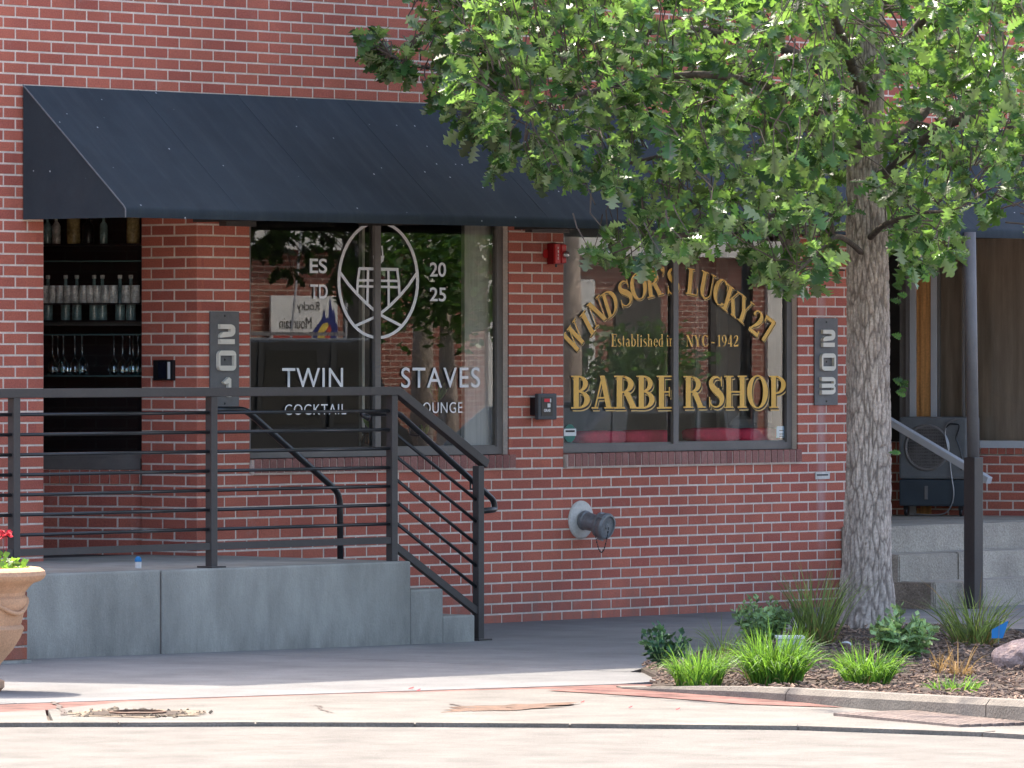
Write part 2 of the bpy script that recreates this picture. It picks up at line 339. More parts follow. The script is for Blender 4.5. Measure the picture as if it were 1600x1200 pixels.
# ================================================================== the ground
def gz(X): return .009*min(max(-2.5-X, 0), 8)
def prism(poly, dz=0.0, depth=.1, zf=gz):
    """flat slab with the outline poly (x, y), its top following the gentle fall of the ground"""
    bm = bmesh.new(); f = bm.faces.new([bm.verts.new((x, y, 0)) for x, y in poly])
    if f.normal.z < 0: f.normal_flip()
    bm.normal_update()
    for xx in (-2.5, -10.5):
        bmesh.ops.bisect_plane(bm, geom=bm.verts[:]+bm.edges[:]+bm.faces[:], plane_co=(xx,0,0), plane_no=(1,0,0))
    for v in bm.verts: v.co.z = zf(v.co.x)+dz
    fs = bm.faces[:]
    for f in fs:
        f.normal_update()
        if f.normal.z < 0: f.normal_flip()
    if depth:
        bd = [e for e in bm.edges if e.is_boundary]
        r = bmesh.ops.extrude_edge_only(bm, edges=bd)
        for g in r['geom']:
            if isinstance(g, bmesh.types.BMVert): g.co.z -= depth
    me = bpy.data.meshes.new('slab'); bm.to_mesh(me); bm.free(); return me
def structure(name, me, m): return tag(link(name, me, None, m), kind='structure')
structure('ground', prism([(-260,-300),(300,-300),(300,300),(-260,300)], -.12, 0, lambda x: 0), M_BOUNCE)
ROADLINE = [(-13.5,-2.4),(-12.6,-3.9),(-10.85,-6.38),(-10.42,-6.83),(-9.93,-7.22),(-9.42,-7.74),(-8.95,-8.27),(-8.32,-9.10),(-8.12,-10.0),(-8.35,-13.5)]
structure('road', prism([(-60,-2.2)]+[(x-.02,y) for x, y in ROADLINE]+[(-8.35,-60),(-60,-60)], -.017, 0), M_BOUNCE)
structure('parking_strip', prism([(-17,-2.4)]+[(x-.02,y) for x, y in ROADLINE]+[(-11.5,-13.5),(-12,-10),(-13.5,-8),(-15,-5)], -.012, 0), mat('asphalt', (.195,.18,.16), .95, .15, 3, .35, 220, .8, 200))
def jy(x): return -5.17-.17*(min(x,-5.7)+9.4)              # the joint between the walk and the lower apron
sw = structure('sidewalk', prism([(-13,.05),(14,.05),(14,-13),(-8.1,-13),(-7.95,-10),(-8.2,-9.1),(-8.8,-8.3),(-9.3,-7.7),(-10.6,-6.4),(-12.3,-3.9),(-13.2,-2.4)], -.03, .08), M_TWIG)
def slab(poly, m, name='slab', dz=0, depth=.06): return link(name, prism(poly, dz, depth), sw, m)
JX = -4.5
slab([(-13.2,-2.3),(-9.46,-2.3),(-9.46,.04),(-13.2,.04)], M_WALK)
slab([(-12.35,-3.85),(-13.15,-2.32),(-9.46,-2.32),(-9.46,jy(-9.4)+.02),(-11.55,-5.0)], M_WALK)
slab([(-9.45,jy(-9.4)+.012),(-5.7,jy(-5.7)+.012),(-4.75,-5.62),(-4.62,-5.3),(JX-.09,-4.9),(JX-.006,-3.0),(JX-.006,.04),(-9.45,.04)], M_WALK)
slab([(JX-.07,-4.9),(-4.1,-4.62),(-3.15,-4.2),(-2.1,-3.7),(-1.35,-3.4),(-1.05,-2.75),(1.394,-2.75),(1.394,.04),(JX+.006,.04),(JX+.006,-3.0)], M_WALK)
for x0, x1 in ((1.4, 6.4), (6.4, 13.5)):
    slab([(x0+.006,-2.6),(x1-.006,-2.6),(x1-.006,.04),(x0+.006,.04)], M_WALK)
    slab([(x0+.006,-5.2),(x1-.006,-5.2),(x1-.006,-2.62),(x0+.006,-2.62)], M_WALK)
slab([(-11.5,-5.03),(-9.46,jy(-9.4)),(-8.79,jy(-8.79)-.002),(-7.3,jy(-7.3)-.004),(-5.72,jy(-5.7)-.006),(-5.5,-5.95),(-6.05,-6.08),(-6.45,jy(-6.4)-.16),(-7.6,jy(-7.6)-.075),(-8.9,jy(-8.9)-.12),(-9.72,-5.66),(-10.9,-5.72)], M_RED, 'red_band', -.002)
slab([(-9.74,-5.67),(-8.9,jy(-8.9)-.125),(-7.6,jy(-7.6)-.08),(-6.45,jy(-6.4)-.165),(-6.1,-6.12),(-5.6,-6.3),(-5.7,-7.0),(-6.0,-7.9),(-6.6,-9.6),(-7.9,-11.5),(-7.97,-10.0),(-8.17,-9.14),(-8.83,-8.36),(-9.30,-7.84),(-9.82,-7.32),(-10.32,-6.93),(-10.62,-6.62)], M_PAN, 'gutter_pan')
slab([(-10.64,-6.6),(-9.77,-5.68),(-10.9,-5.74),(-11.45,-5.08),(-12.3,-4.1),(-12.4,-4.0)], M_PAN, 'gutter_pan')
structure('red_stain', prism([(-6.57,-6.05),(-6.35,-6.02),(-6.1,-6.12),(-6.05,-6.8),(-6.45,-7.5),(-6.78,-8.15),(-6.90,-7.62),(-6.72,-7.0),(-6.62,-6.5)], .004, 0), M_RED)
# lip of concrete along the road
for a, b in zip(ROADLINE[1:-1], ROADLINE[2:]):
    A = Vector((*a, 0)); B = Vector((*b, 0)); d = (B-A).normalized(); n = Vector((-d.y, d.x, 0))
    if n.x < 0: n = -n
    e = .004
    link('kerb_stone', prism([tuple((A+d*e)[:2]), tuple((B-d*e)[:2]), tuple((B-d*e+n*.15)[:2]), tuple((A+d*e+n*.15)[:2])], .008, .2), sw, M_KERB)

# planting bed: kerb in pieces, mulch
KL = [(-5.95,-5.98),(-6.16,-6.20),(-6.30,-6.75),(-6.44,-7.36),(-6.68,-8.0),(-7.02,-8.82),(-7.36,-9.68),(-8.0,-11.6)]
KH = [.006,.012,.040,.062,.074,.092,.110,.125]
kb = structure('kerb', prism([(-5.6,-6.2),(-6.08,-6.5),(-6.3,-7.4),(-6.6,-8.2),(-7.2,-9.7),(-7.8,-11.5),(-7.6,-11.5),(-7.0,-9.7),(-6.4,-8.2),(-6.1,-7.4),(-5.9,-6.5)], -.02, 0), M_KERB)
def kerb_piece(P, H, wdt=.15):
    mb = MB(); n = len(P); rows = []
    for i, (x, y) in enumerate(P):
        d = Vector((P[min(i+1,n-1)][0]-P[max(i-1,0)][0], P[min(i+1,n-1)][1]-P[max(i-1,0)][1], 0)).normalized()
        q = Vector((-d.y, d.x, 0)); p = Vector((x, y, gz(x)))
        b = min(.028, H[i]*.4)
        rows.append([p+Vector((0,0,-.1)), p+q*.004+Vector((0,0,H[i]-b)), p+q*b+Vector((0,0,H[i])), p+q*(wdt-b)+Vector((0,0,H[i])), p+q*wdt+Vector((0,0,H[i]-b)), p+q*wdt+Vector((0,0,-.1))])
    vs = [v for r in rows for v in r]; fs = []
    for i in range(n-1):
        for k in range(5): fs.append((i*6+k, i*6+k+1, (i+1)*6+k+1, (i+1)*6+k))
    fs += [tuple(range(5,-1,-1)), tuple(range((n-1)*6, n*6))]
    mb.add(vs, fs); o = mb.build('kerb_stone', M_KERB, kb); return o
def kerb_sample(a, b, n=7):
    P, H = [], []
    for k in range(n+1):
        f = a + (b-a)*k/n; i = min(int(f), len(KL)-2); q = f-i
        q2 = q
        P.append((KL[i][0]*(1-q2)+KL[i+1][0]*q2 + .0, KL[i][1]*(1-q2)+KL[i+1][1]*q2)); H.append(KH[i]*(1-q)+KH[i+1]*q)
    return P, H
for a, b in ((0,3.32),(3.332,5.6),(5.61,7)): kerb_piece(*kerb_sample(a, b))
BED = [(-5.84,-6.14),(-5.25,-5.68),(-4.54,-4.96),(-4.13,-4.66),(-3.15,-4.23),(-2.13,-3.73),(-1.38,-3.42),(-1.06,-2.9),(-.05,-2.78),(.35,-3.5),(1.6,-5.2),(3,-8),(2,-11.4),(-7.78,-11.5),(-7.2,-9.66),(-6.86,-8.80),(-6.52,-8.0),(-6.28,-7.36),(-6.14,-6.75),(-6.02,-6.28)]
def bedz(x, y):
    return gz(x)+.030 + .018*mnoise.noise((x*1.3, y*1.3, 0)) + .05*math.exp(-((x+.42)**2+(y+3.3)**2)/.35) + .02*mnoise.noise((x*6, y*6, 2))
bm = bmesh.new(); gv = {}
for i in range(0, 61):
    for j in range(0, 61):
        x = -8.0 + i*.18; y = -11.6 + j*.15
        if inpoly(x, y, BED): gv[i,j] = bm.verts.new((x, y, bedz(x, y)))
for (i, j) in list(gv):
    q = [(i,j),(i+1,j),(i+1,j+1),(i,j+1)]
    if all(k in gv for k in q): bm.faces.new([gv[k] for k in q])
me = bpy.data.meshes.new('soil'); bm.to_mesh(me); bm.free()
M_SOIL = mat('soil', (.075,.052,.038), .95, .2, 14, .3, 90, .6, 60)
structure('planting_bed', me, M_SOIL)
me = prism(BED, .02, .05); structure('bed_edge', me, M_SOIL)
rnd = random.Random(3)
mb = MB()
def chip(mb, x, y, s):
    a = rnd.uniform(0, 2*pi); X = Vector((cos(a), sin(a), rnd.uniform(-.5,.5))).normalized(); Y = X.orthogonal().normalized()
    Y = (Y*cos(rnd.uniform(-.6,.6)) + X.cross(Y)*rnd.uniform(-.5,.5)).normalized(); Y = (Y - X*X.dot(Y)).normalized(); Z = X.cross(Y)
    mb.obox((x, y, bedz(x, y) + rnd.uniform(.004,.022)), X, Y, Z, s*rnd.uniform(.5,1.4), s*rnd.uniform(.12,.35), .003)
n = 0
while n < 12500:
    x, y = rnd.uniform(-7.4, .4), rnd.uniform(-10.2, -2.8)
    if not inpoly(x, y, BED): continue
    chip(mb, x, y, .017); n += 1
M_CHIP = brick_mat('mulch_chip', (.075,.047,.033), (.16,.10,.068), (.33,.22,.155))
tag(mb.build('mulch', M_CHIP), 'brown bark mulch strewn over the planting bed under the tree', 'mulch', kind='stuff')

# ================================================================== the brick building
BLD = thing('brick_building', (0, 0, 0), 'red brick shopfront building with a lounge and a barbershop window', 'building')
HP = 7.25
CH, BP, JT = .0677, .2, .0118
Z0 = .0565
def zc(n): return Z0 + n*CH
wall = None
BR = []          # every brick: (front centre, direction, length, height)
body = MB()
def brick_wall(o, d, L, c0, c1, openings, phase=0.0, back=.0028, clip=None):
    """running bond on a vertical plane: o start, d direction (outward side is on the right of d), openings (s0, s1, z0, z1)"""
    o = Vector((o[0], o[1], 0)); d = Vector((d[0], d[1], 0)).normalized(); nrm = Vector((d.y, -d.x, 0))
    for n in range(c0, c1):
        za, zb = zc(n), zc(n+1); zm = (za+zb)/2
        cuts = sorted((max(0,s0), min(L,s1)) for s0, s1, z0, z1 in openings if z0 < zm < z1 and s1 > 0 and s0 < L)
        free = []; s = 0
        for a, b in cuts:
            if a > s+.005: free.append((s, a))
            s = max(s, b)
        if s < L-.005: free.append((s, L))
        for a, b in free:
            p0 = o + d*a - nrm*back; p1 = o + d*b - nrm*back
            body.add([(p0.x,p0.y,za),(p1.x,p1.y,za),(p1.x,p1.y,zb),(p0.x,p0.y,zb)], [(0,1,2,3)])
            k = math.floor((a-phase)/BP) - 1
            off = phase + (BP/2 if n % 2 else 0)
            while True:
                b0 = off + k*BP + JT/2; b1 = b0 + BP - JT; k += 1
                if b0 > b: break
                q0, q1 = max(b0, a+.0005), min(b1, b-.0005)
                if q1-q0 < .022: continue
                if 0 < b-q1 < .045: q1 = b-.0005
                if 0 < q0-a < .045: q0 = a+.0005
                m = (q0+q1)/2
                BR.append((o + d*m + nrm*rnd.uniform(-.0012,.0012) + Vector((0,0,zm)), d, q1-q0, CH-JT))
XW0, XW1 = -8.45, 10.0
OPEN = [(-4.266,-2.946,-1,2.76),(-2.476,-.030,zc(14)-.01,2.76),(.513,2.985,zc(14)-.01,2.76),(3.62,7.6,-1,2.76)]
brick_wall((XW0,0), (1,0), XW1-XW0, -1, 80, [(a-XW0,b-XW0,c,e) for a,b,c,e in OPEN], phase=-XW0 % BP)
XR = -5.87                                                          # unseen sloped parapet end starts here, shaped for the shadow edge it casts
brick_wall((XR,0), (1,0), XW1-XR, 80, 106, [], phase=-XR % BP)
body.add([(-6.82,.009,zc(80)),(XR,.009,zc(80)),(XR,.009,HP)], [(0,1,2)]); body.add([(-6.82,.009,zc(80)),(XR,.009,HP),(XR,9,HP),(-6.82,9,zc(80))], [(0,1,2,3)]); body.add([(XW0,.009,zc(80)),(-6.82,.009,zc(80)),(-6.82,9,zc(80)),(XW0,9,zc(80))], [(0,1,2,3)])
SPD = Vector((.40,-.9165,0)).normalized()                           # the splayed side of the lounge entrance, from back to front
J = Vector((-2.946,.50,0))
brick_wall((-2.946,.485), (0,-1), .485, 6, 41, [], phase=.085)       # jamb beside the recessed window
SP0 = Vector((-2.90,.52,0)) - SPD*1.3
brick_wall(SP0, SPD, 1.3, 6, 14, [(0,1.3,zc(13.1),9)], phase=.03)
brick_wall((-4.266,0), (0,1), 1.8, 6, 41, [], phase=0)               # far jamb, faces the entrance
KWD = Vector((.36,-.933,0)).normalized(); KW1 = Vector((6.56,.90,0)) + KWD*.86
KW0 = KW1 - KWD*2.1
brick_wall(KW0, KWD, 2.1, 7, 15, [(0,2.1,zc(14.0),9)], phase=.1)
# returns of the openings
def quad(a, b, z0, z1): body.add([(a[0],a[1],z0),(b[0],b[1],z0),(b[0],b[1],z1),(a[0],a[1],z1)], [(0,1,2,3)])
for x in (-2.472,.517): quad((x,.12),(x,.009), .9, 2.76)
for x in (-.034,2.981): quad((x,.009),(x,.12), .9, 2.76)
quad((3.615,.009),(3.615,2.6), 0, 2.76); quad((XW0+.005,9),(XW0+.005,.009), -.1, zc(80)); quad((9.99,.009),(9.99,9), -.1, HP)
for a, b, c, e in OPEN: body.add([(a,.009,2.757),(b,.009,2.757),(b,.5,2.757),(a,.5,2.757)], [(3,2,1,0)])
body.add([(XR,.009,HP),(XW1,.009,HP),(XW1,9,HP),(XR,9,HP)], [(0,1,2,3)])
body.add([(XW0,9,-.1),(XW1,9,-.1),(XW1,9,HP),(XR,9,HP),(-6.82,9,zc(80)),(XW0,9,zc(80))], [(0,1,2,3,4,5)])
wall = body.build('wall', M_MORTAR, BLD)
# choose the 300 bricks that show largest
HIDE = [[(32,131),(690,161),(1700,200),(1700,385),(197,340),(35,344)],[(48,870),(640,876),(760,960),(760,1040),(48,1040)],
        [(680,-80),(660,60),(690,170),(780,280),(980,300),(930,420),(1260,470),(1320,430),(1310,1000),(1395,1000),(1395,440),(1700,390),(1700,-80)]]
def visible(b):
    x, y, t = px(b[0])
    if not (4 < x < 1596 and 4 < y < 1196): return 0
    if any(inpoly(x, y, P) for P in HIDE): return 0
    d = b[1]; n = Vector((d.y,-d.x,0)); v = (CAM - b[0]).normalized()
    return b[2]*b[3]*max(0, n.dot(v))/t/t
ranked = sorted(range(len(BR)), key=lambda i: -visible(BR[i]))
single = set(ranked[:300]); rest = MB(); bmesh_cache = {}
def brick_shape(L, H):
    mb = MB(); c = .0018; l, h = L/2, H/2
    mb.add([(-l,.06,-h),(l,.06,-h),(l,.06,h),(-l,.06,h),(-l,c,-h),(l,c,-h),(l,c,h),(-l,c,h),(-l+c,0,-h+c),(l-c,0,-h+c),(l-c,0,h-c),(-l+c,0,h-c)],
           [(0,1,5,4),(1,2,6,5),(2,3,7,6),(3,0,4,7),(4,5,9,8),(5,6,10,9),(6,7,11,10),(7,4,8,11),(8,9,10,11)])
    return mb
for i, (c, d, L, H) in enumerate(BR):
    rz = math.atan2(d.y, d.x); tilt = rnd.uniform(-.004,.004)
    if i in single:
        k = (round(L,2), round(H,3))
        if k not in bmesh_cache:
            bmesh_cache[k] = brick_shape(L, H).mesh('brick'); bmesh_cache[k].materials.append(M_BRICK)
        o = bpy.data.objects.new('brick', bmesh_cache[k]); COL.objects.link(o); o.parent = wall
        o.location = c; o.rotation_euler = (0, tilt, rz)
    else:
        s = brick_shape(L, H); R = Matrix.Translation(c) @ Matrix.Rotation(rz, 4, 'Z') @ Matrix.Rotation(tilt, 4, 'Y')
        rest.add([R @ Vector(v) for v in s.v], s.f)
o = rest.build('far_bricks', M_BRICK, wall); tag(o, kind='stuff')

# rowlock sills: one brick each
def rowlock(p0, p1, z0, z1, proud, count, parent, m=M_SILLB, depth=.09):
    p0 = Vector((*p0,0)); p1 = Vector((*p1,0)); d = (p1-p0); L = d.length; d.normalize(); nrm = Vector((d.y,-d.x,0))
    st = L/count; k = MB(); w2 = st-.011; h = z1-z0
    k.box((-w2/2,-proud,-h/2),(w2/2,depth,h/2)); me = k.mesh('sill_brick'); me.materials.append(m)
    for i in range(count):
        o = bpy.data.objects.new('sill_brick', me); COL.objects.link(o); o.parent = parent
        o.location = p0 + d*(st*(i+.5)) + Vector((0,0,(z0+z1)/2+rnd.uniform(-.001,.001))) + nrm*rnd.uniform(-.0015,.0015)
        o.rotation_euler = (0, 0, math.atan2(d.y,d.x))
SZ0, SZ1 = 1.013, 1.099
for (a, b, cnt) in ((-2.46,.015,36),(.532,3.0,36)):
    k = MB(); k.box((a,-.020,SZ0-.007),(b,.10,SZ1-.006)); k.box((a,-.012,SZ0-.014),(b,.05,SZ0-.0075))
    s = k.build('window_sill', M_MORTAR, BLD); rowlock((a,0),(b,0), SZ0, SZ1, .026, cnt, s)
k = MB(); nS = Vector((SPD.y,-SPD.x,0)); eS = SP0 + SPD*1.28
k.obox(SP0+SPD*.64-nS*.045+Vector((0,0,.985)), SPD, nS, Vector((0,0,1)), .64, .038, .047); s = k.build('window_sill', M_MORTAR, BLD)
rowlock(tuple(SP0[:2]), tuple(eS[:2]), .945, 1.03, .006, 19, s, M_BRICK)
nK = Vector((KWD.y,-KWD.x,0)); e2 = KW0 + KWD*2.1
k = MB(); k.obox(KW0+KWD*1.05-nK*.045+Vector((0,0,1.055)), KWD, nK, Vector((0,0,1)), 1.05, .038, .046); s = k.build('window_sill', M_MORTAR, BLD)
rowlock(tuple(KW0[:2]), tuple(e2[:2]), 1.013, 1.097, .006, 32, s, M_BRICK)

# rooms behind the glass
r = MB()
def room(x0, x1, y0, y1, z0, z1, mb):
    v = [(x0,y0,z0),(x1,y0,z0),(x1,y1,z0),(x0,y1,z0),(x0,y0,z1),(x1,y0,z1),(x1,y1,z1),(x0,y1,z1)]
    mb.add(v, [(0,1,2,3),(4,7,6,5),(2,3,7,6),(1,2,6,5)] + ([(0,4,7,3)] if x0 > -3 else []))
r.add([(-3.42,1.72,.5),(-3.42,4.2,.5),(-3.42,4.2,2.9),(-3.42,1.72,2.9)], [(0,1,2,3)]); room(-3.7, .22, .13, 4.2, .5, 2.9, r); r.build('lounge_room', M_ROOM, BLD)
r = MB(); room(.30, 3.55, .13, 3.6, .5, 2.9, r); r.build('barbershop_room', M_ROOM2, BLD)

# ---------------------------------------------------------------- lettering tools
def slab_text(body_txt, x0, x1, z0, z1, bold=0.0, spacing=1.0, Y=.062):
    """plain sans lettering as flat vinyl fitted into a rectangle of the glass"""
    cu = bpy.data.curves.new('t', 'FONT'); cu.body = body_txt; cu.size = 1; cu.offset = bold; cu.space_character = spacing
    ob = bpy.data.objects.new('t', cu); COL.objects.link(ob); dg = bpy.context.evaluated_depsgraph_get()
    me = bpy.data.meshes.new_from_object(ob.evaluated_get(dg)); bpy.data.objects.remove(ob); bpy.data.curves.remove(cu)
    xs = [v.co.x for v in me.vertices]; ys = [v.co.y for v in me.vertices]
    sx = (x1-x0)/(max(xs)-min(xs)); sz = (z1-z0)/(max(ys)-min(ys)); mx, my = min(xs), min(ys)
    for v in me.vertices: v.co = (x0+(v.co.x-mx)*sx, Y, z0+(v.co.y-my)*sz)
    me.materials.clear(); me.name = 'lettering'; return me
def px_text(txt, xa, xb, ya, yb, parent, m=M_WHITE, Y=.062, bold=0, spacing=1):
    p = on_y(xa, (ya+yb)/2, Y); q = on_y(xb, (ya+yb)/2, Y); mid = (xa+xb)/2
    return link('lettering', slab_text(txt, p.x, q.x, on_y(mid, yb, Y).z, on_y(mid, ya, Y).z, bold, spacing, Y), parent, m)

class Glyph:
    """serif sign-writer's capitals built from strokes: unit height"""
    def __init__(s): s.q = []
    def R(s, x0, y0, x1, y1): s.q.append([(x0,y0),(x1,y0),(x1,y1),(x0,y1)]); return s
    def L(s, x0, y0, x1, y1, w): s.q.append([(x0-w/2,y0),(x0+w/2,y0),(x1+w/2,y1),(x1-w/2,y1)]); return s
    def E(s, cx, cy, rx, ry, a0, a1, tk, tn, n=18):
        P = []
        for i in range(n+1):
            a = radians(a0+(a1-a0)*i/n)
            P.append(((cx+rx*cos(a), cy+ry*sin(a)), (cx+(rx-tk)*cos(a), cy+(ry-tn)*sin(a))))
        for (a, b), (c, d) in zip(P, P[1:]): s.q.append([a, c, d, b])
        return s
    def C(s, pts):                          # spine with widths
        out = []
        P = [pts[0]] + pts + [pts[-1]]
        for i in range(1, len(P)-2):
            for k in range(6):
                u = k/6; r = []
                for j in range(3):
                    a, b, c, d = P[i-1][j], P[i][j], P[i+1][j], P[i+2][j]
                    r.append(.5*(2*b+(c-a)*u+(2*a-5*b+4*c-d)*u*u+(3*b-a-3*c+d)*u**3))
                out.append(r)
        out.append(list(pts[-1])); ed = []
        for i, (x, y, wd) in enumerate(out):
            a = out[max(i-1,0)]; b = out[min(i+1,len(out)-1)]; dx, dy = b[0]-a[0], b[1]-a[1]; l = math.hypot(dx, dy) or 1
            ed.append(((x-dy/l*wd/2, y+dx/l*wd/2), (x+dy/l*wd/2, y-dx/l*wd/2)))
        for (a, b), (c, d) in zip(ed, ed[1:]): s.q.append([a, c, d, b])
        return s
    def stem(s, x, w=.18, y0=0, y1=1, top=True, bot=True, sl=.085, sr=.085):
        s.R(x, y0, x+w, y1)
        if top: s.R(x-sl, y1-.045, x+w+sr, y1)
        if bot: s.R(x-sl, y0, x+w+sr, y0+.045)
        return s
def S_spine(k=1.0, h=1.0): return [(x*k, y*h, wd*k) for x, y, wd in [(.52,.72,.03),(.48,.86,.045),(.36,.955,.06),(.20,.93,.11),(.115,.78,.16),(.19,.63,.20),(.36,.50,.215),(.50,.36,.20),(.52,.20,.15),(.42,.065,.075),(.27,.03,.05),(.13,.10,.045),(.06,.27,.03)]]
GL = {}
def g(ch, w): GL[ch] = (Glyph(), w); return GL[ch][0]
g('B',.70).stem(.09,sr=0).E(.25,.755,.33,.245,-90,90,.17,.05).E(.25,.27,.40,.27,-90,90,.19,.05)
g('R',.80).stem(.09).E(.25,.735,.38,.265,-90,90,.18,.05).L(.40,.50,.62,.03,.19).R(.50,0,.80,.045)
g('E',.64).stem(.09).R(.2,.95,.60,1).R(.2,0,.62,.05).R(.25,.48,.46,.53).R(.56,.74,.60,.96).R(.58,.03,.62,.27).R(.43,.36,.47,.65)
g('A',.84).L(.14,.02,.42,1,.06).L(.41,1,.66,.02,.19).R(.22,.30,.58,.35).R(0,0,.26,.045).R(.48,0,.84,.045)
g('S',.58).C(S_spine()).R(.49,.66,.53,.98).R(.045,.02,.085,.34)
g('H',.86).stem(.08).stem(.58).R(.26,.475,.60,.525)
g('O',.80).E(.40,.5,.40,.52,0,360,.19,.045,30)
g('P',.68).stem(.09).E(.25,.715,.41,.285,-90,90,.18,.05)
g('W',1.0).L(.13,1,.33,0,.17).L(.31,0,.49,.95,.05).L(.50,1,.70,0,.17).L(.68,0,.88,1,.05).R(0,.955,.27,1).R(.36,.955,.64,1).R(.76,.955,1.0,1)
g('I',.36).stem(.09)
g('N',.82).L(.15,1,.66,0,.19).R(.10,0,.145,1).R(.655,0,.70,1).R(0,.955,.2,1).R(0,0,.24,.045).R(.56,.955,.82,1)
g('D',.78).stem(.09,sr=0).E(.24,.5,.54,.5,-90,90,.20,.05)
g('U',.78).stem(.09,y0=.27,bot=False).R(.58,.27,.625,1).E(.3575,.28,.2675,.30,180,270,.18,.06).E(.3575,.28,.2675,.30,270,360,.045,.06).R(.49,.955,.74,1)
g('C',.70).E(.40,.5,.39,.52,48,312,.20,.045,26).R(.625,.64,.665,.96).C([(.66,.10,.04),(.70,.22,.03),(.71,.30,.02)])
g('K',.80).stem(.09).L(.24,.40,.60,1,.055).L(.40,.62,.66,0,.19).R(.50,.955,.74,1).R(.50,0,.80,.045)
g('Y',.78).L(.14,1,.37,.45,.18).L(.40,.45,.63,1,.05).R(.29,0,.47,.50).R(.2,0,.56,.045).R(0,.955,.28,1).R(.53,.955,.76,1)
g('L',.62).stem(.09).R(.2,0,.58,.05).R(.54,.02,.58,.30)
g('2',.60).C([(.09,.70,.12),(.13,.86,.07),(.28,.955,.06),(.43,.87,.15),(.46,.70,.18),(.38,.50,.15),(.22,.28,.09),(.07,.09,.05)]).R(.04,0,.54,.15).R(.50,.02,.56,.26)
g('7',.58).R(.05,.85,.56,1).L(.49,.9,.22,0,.15).R(.04,.72,.09,1)
g('1',.42).R(.15,0,.31,1).R(.03,0,.43,.045).L(.05,.82,.2,1,.06)
g('9',.58).E(.29,.67,.27,.34,0,360,.14,.045,24).C([(.50,.67,.14),(.47,.38,.13),(.34,.12,.08),(.14,.02,.05)])
g('4',.58).R(.32,0,.47,1).L(.06,.26,.34,1,.05).R(.03,.22,.56,.29).R(.24,0,.55,.04)
g("'",.22).E(.10,.90,.10,.10,0,360,.098,.098,12).C([(.15,.9,.09),(.14,.78,.05),(.05,.66,.02)])
g('-',.40).R(.04,.30,.34,.40)
X_ = .64
g('s',.42).C(S_spine(.72,X_))
g('t',.36).R(.11,.06,.24,.86).R(.02,.58,.34,.63).E(.24,.10,.13,.10,180,300,.05,.04,8)
g('a',.52).E(.22,.17,.21,.18,0,360,.11,.04,16).R(.30,.04,.43,.46).E(.24,.46,.19,.18,0,160,.13,.05,10).R(.40,0,.50,.05)
g('b',.58).R(.07,0,.20,1).R(0,.955,.14,1).E(.30,.32,.26,.33,0,360,.14,.045,20)
g('l',.30).R(.08,0,.21,1).R(0,.955,.15,1).R(.02,0,.28,.04)
g('i',.30).R(.08,0,.21,X_).R(0,X_-.045,.15,X_).R(.02,0,.28,.04).E(.145,.84,.085,.085,0,360,.083,.083,12)
g('h',.62).R(.08,0,.21,1).R(0,.955,.15,1).R(.02,0,.28,.04).E(.31,.40,.21,.25,0,150,.13,.06,10).R(.39,0,.52,.42).R(.34,0,.60,.04)
g('e',.50).E(.27,.32,.25,.33,20,325,.14,.045,18).R(.08,.33,.50,.38).E(.27,.36,.24,.29,0,40,.10,.04,6)
g('d',.58).E(.27,.32,.26,.33,0,360,.14,.045,20).R(.36,0,.49,1).R(.28,.955,.42,1).R(.42,0,.57,.04)
g('n',.62).R(.08,0,.21,X_).R(0,X_-.045,.15,X_).R(.02,0,.28,.04).E(.31,.40,.21,.25,0,150,.13,.06,10).R(.39,0,.52,.42).R(.34,0,.60,.04)
def glyph_quads(ch): return GL[ch][0].q, GL[ch][1]
def place_word(txt, xa, xb, ya, yb, parent, Y=.062, shade=True, gap=.07, sp=.32):
    """set a word into a rectangle of the glass given by two pixels"""
    W = sum((GL[c][1] if c != ' ' else sp)+gap for c in txt)-gap
    ym = (ya+yb)/2; p = on_y(xa, ym, Y).x; q = on_y(xb, ym, Y).x; mid = (xa+xb)/2
    z0 = on_y(mid, yb, Y).z; h = on_y(mid, ya, Y).z - z0; sx = (q-p)/W
    cur = 0
    for c in txt:
        if c == ' ': cur += sp+gap; continue
        qs, wd = glyph_quads(c); out = []
        zz = on_y(xa+(xb-xa)*(cur/W), yb, Y).z
        out += [[(p+(cur+x)*sx, zz + y*h) for x, y in Q] for Q in qs]; cur += wd+gap
        letter_layers(out, parent, h, Y, shade)
def letter_layers(out, parent, h, Y, shade):
    def layer(dx, dz, y, m):
        mb = MB()
        for i, Q in enumerate(out):
            yy = y - (i % 9)*.00012
            mb.add([(x+dx, yy, z+dz) for x, z in Q], [(0,1,2,3)])
        return mb.build('lettering', m, parent)
    layer(0, 0, Y-.0034, M_GOLD)
    if shade:
        layer(.055*h, -.05*h, Y-.0018, M_DARKV); layer(.085*h, -.085*h, Y-.0004, M_GOLD2)

# ---------------------------------------------------------------- windows
def window(x0, x1, z0, z1, mull, name='window'):
    f = MB(); y0, y1 = .048, .10
    f.box((x0,y0,z0),(x1,y1,z0+.048)); f.box((x0,y0,z1-.06),(x1,y1,z1)); f.box((x0,y0+.001,z0+.048),(x0+.055,y1,z1-.06)); f.box((x1-.055,y0+.001,z0+.048),(x1,y1,z1-.06))
    f.box((x0+.055,y0+.018,z0+.048),(x1-.055,y1-.01,z0+.060))
    fr = f.build('window', M_FRAME, BLD)
    m = MB(); m.box((mull-.026,y0-.004,z0+.0485),(mull+.026,y1,z1-.0605)); m.build('mullion', M_FRAME, fr)
    for a, b in ((x0+.05, mull-.02),(mull+.02, x1-.05)):
        k = MB(); k.add([(a,.070,z0+.04),(b,.070,z0+.04),(b,.070,z1-.05),(a,.070,z1-.05)], [(0,1,2,3)]); k.build('glass', M_GLASS, fr)
    return fr
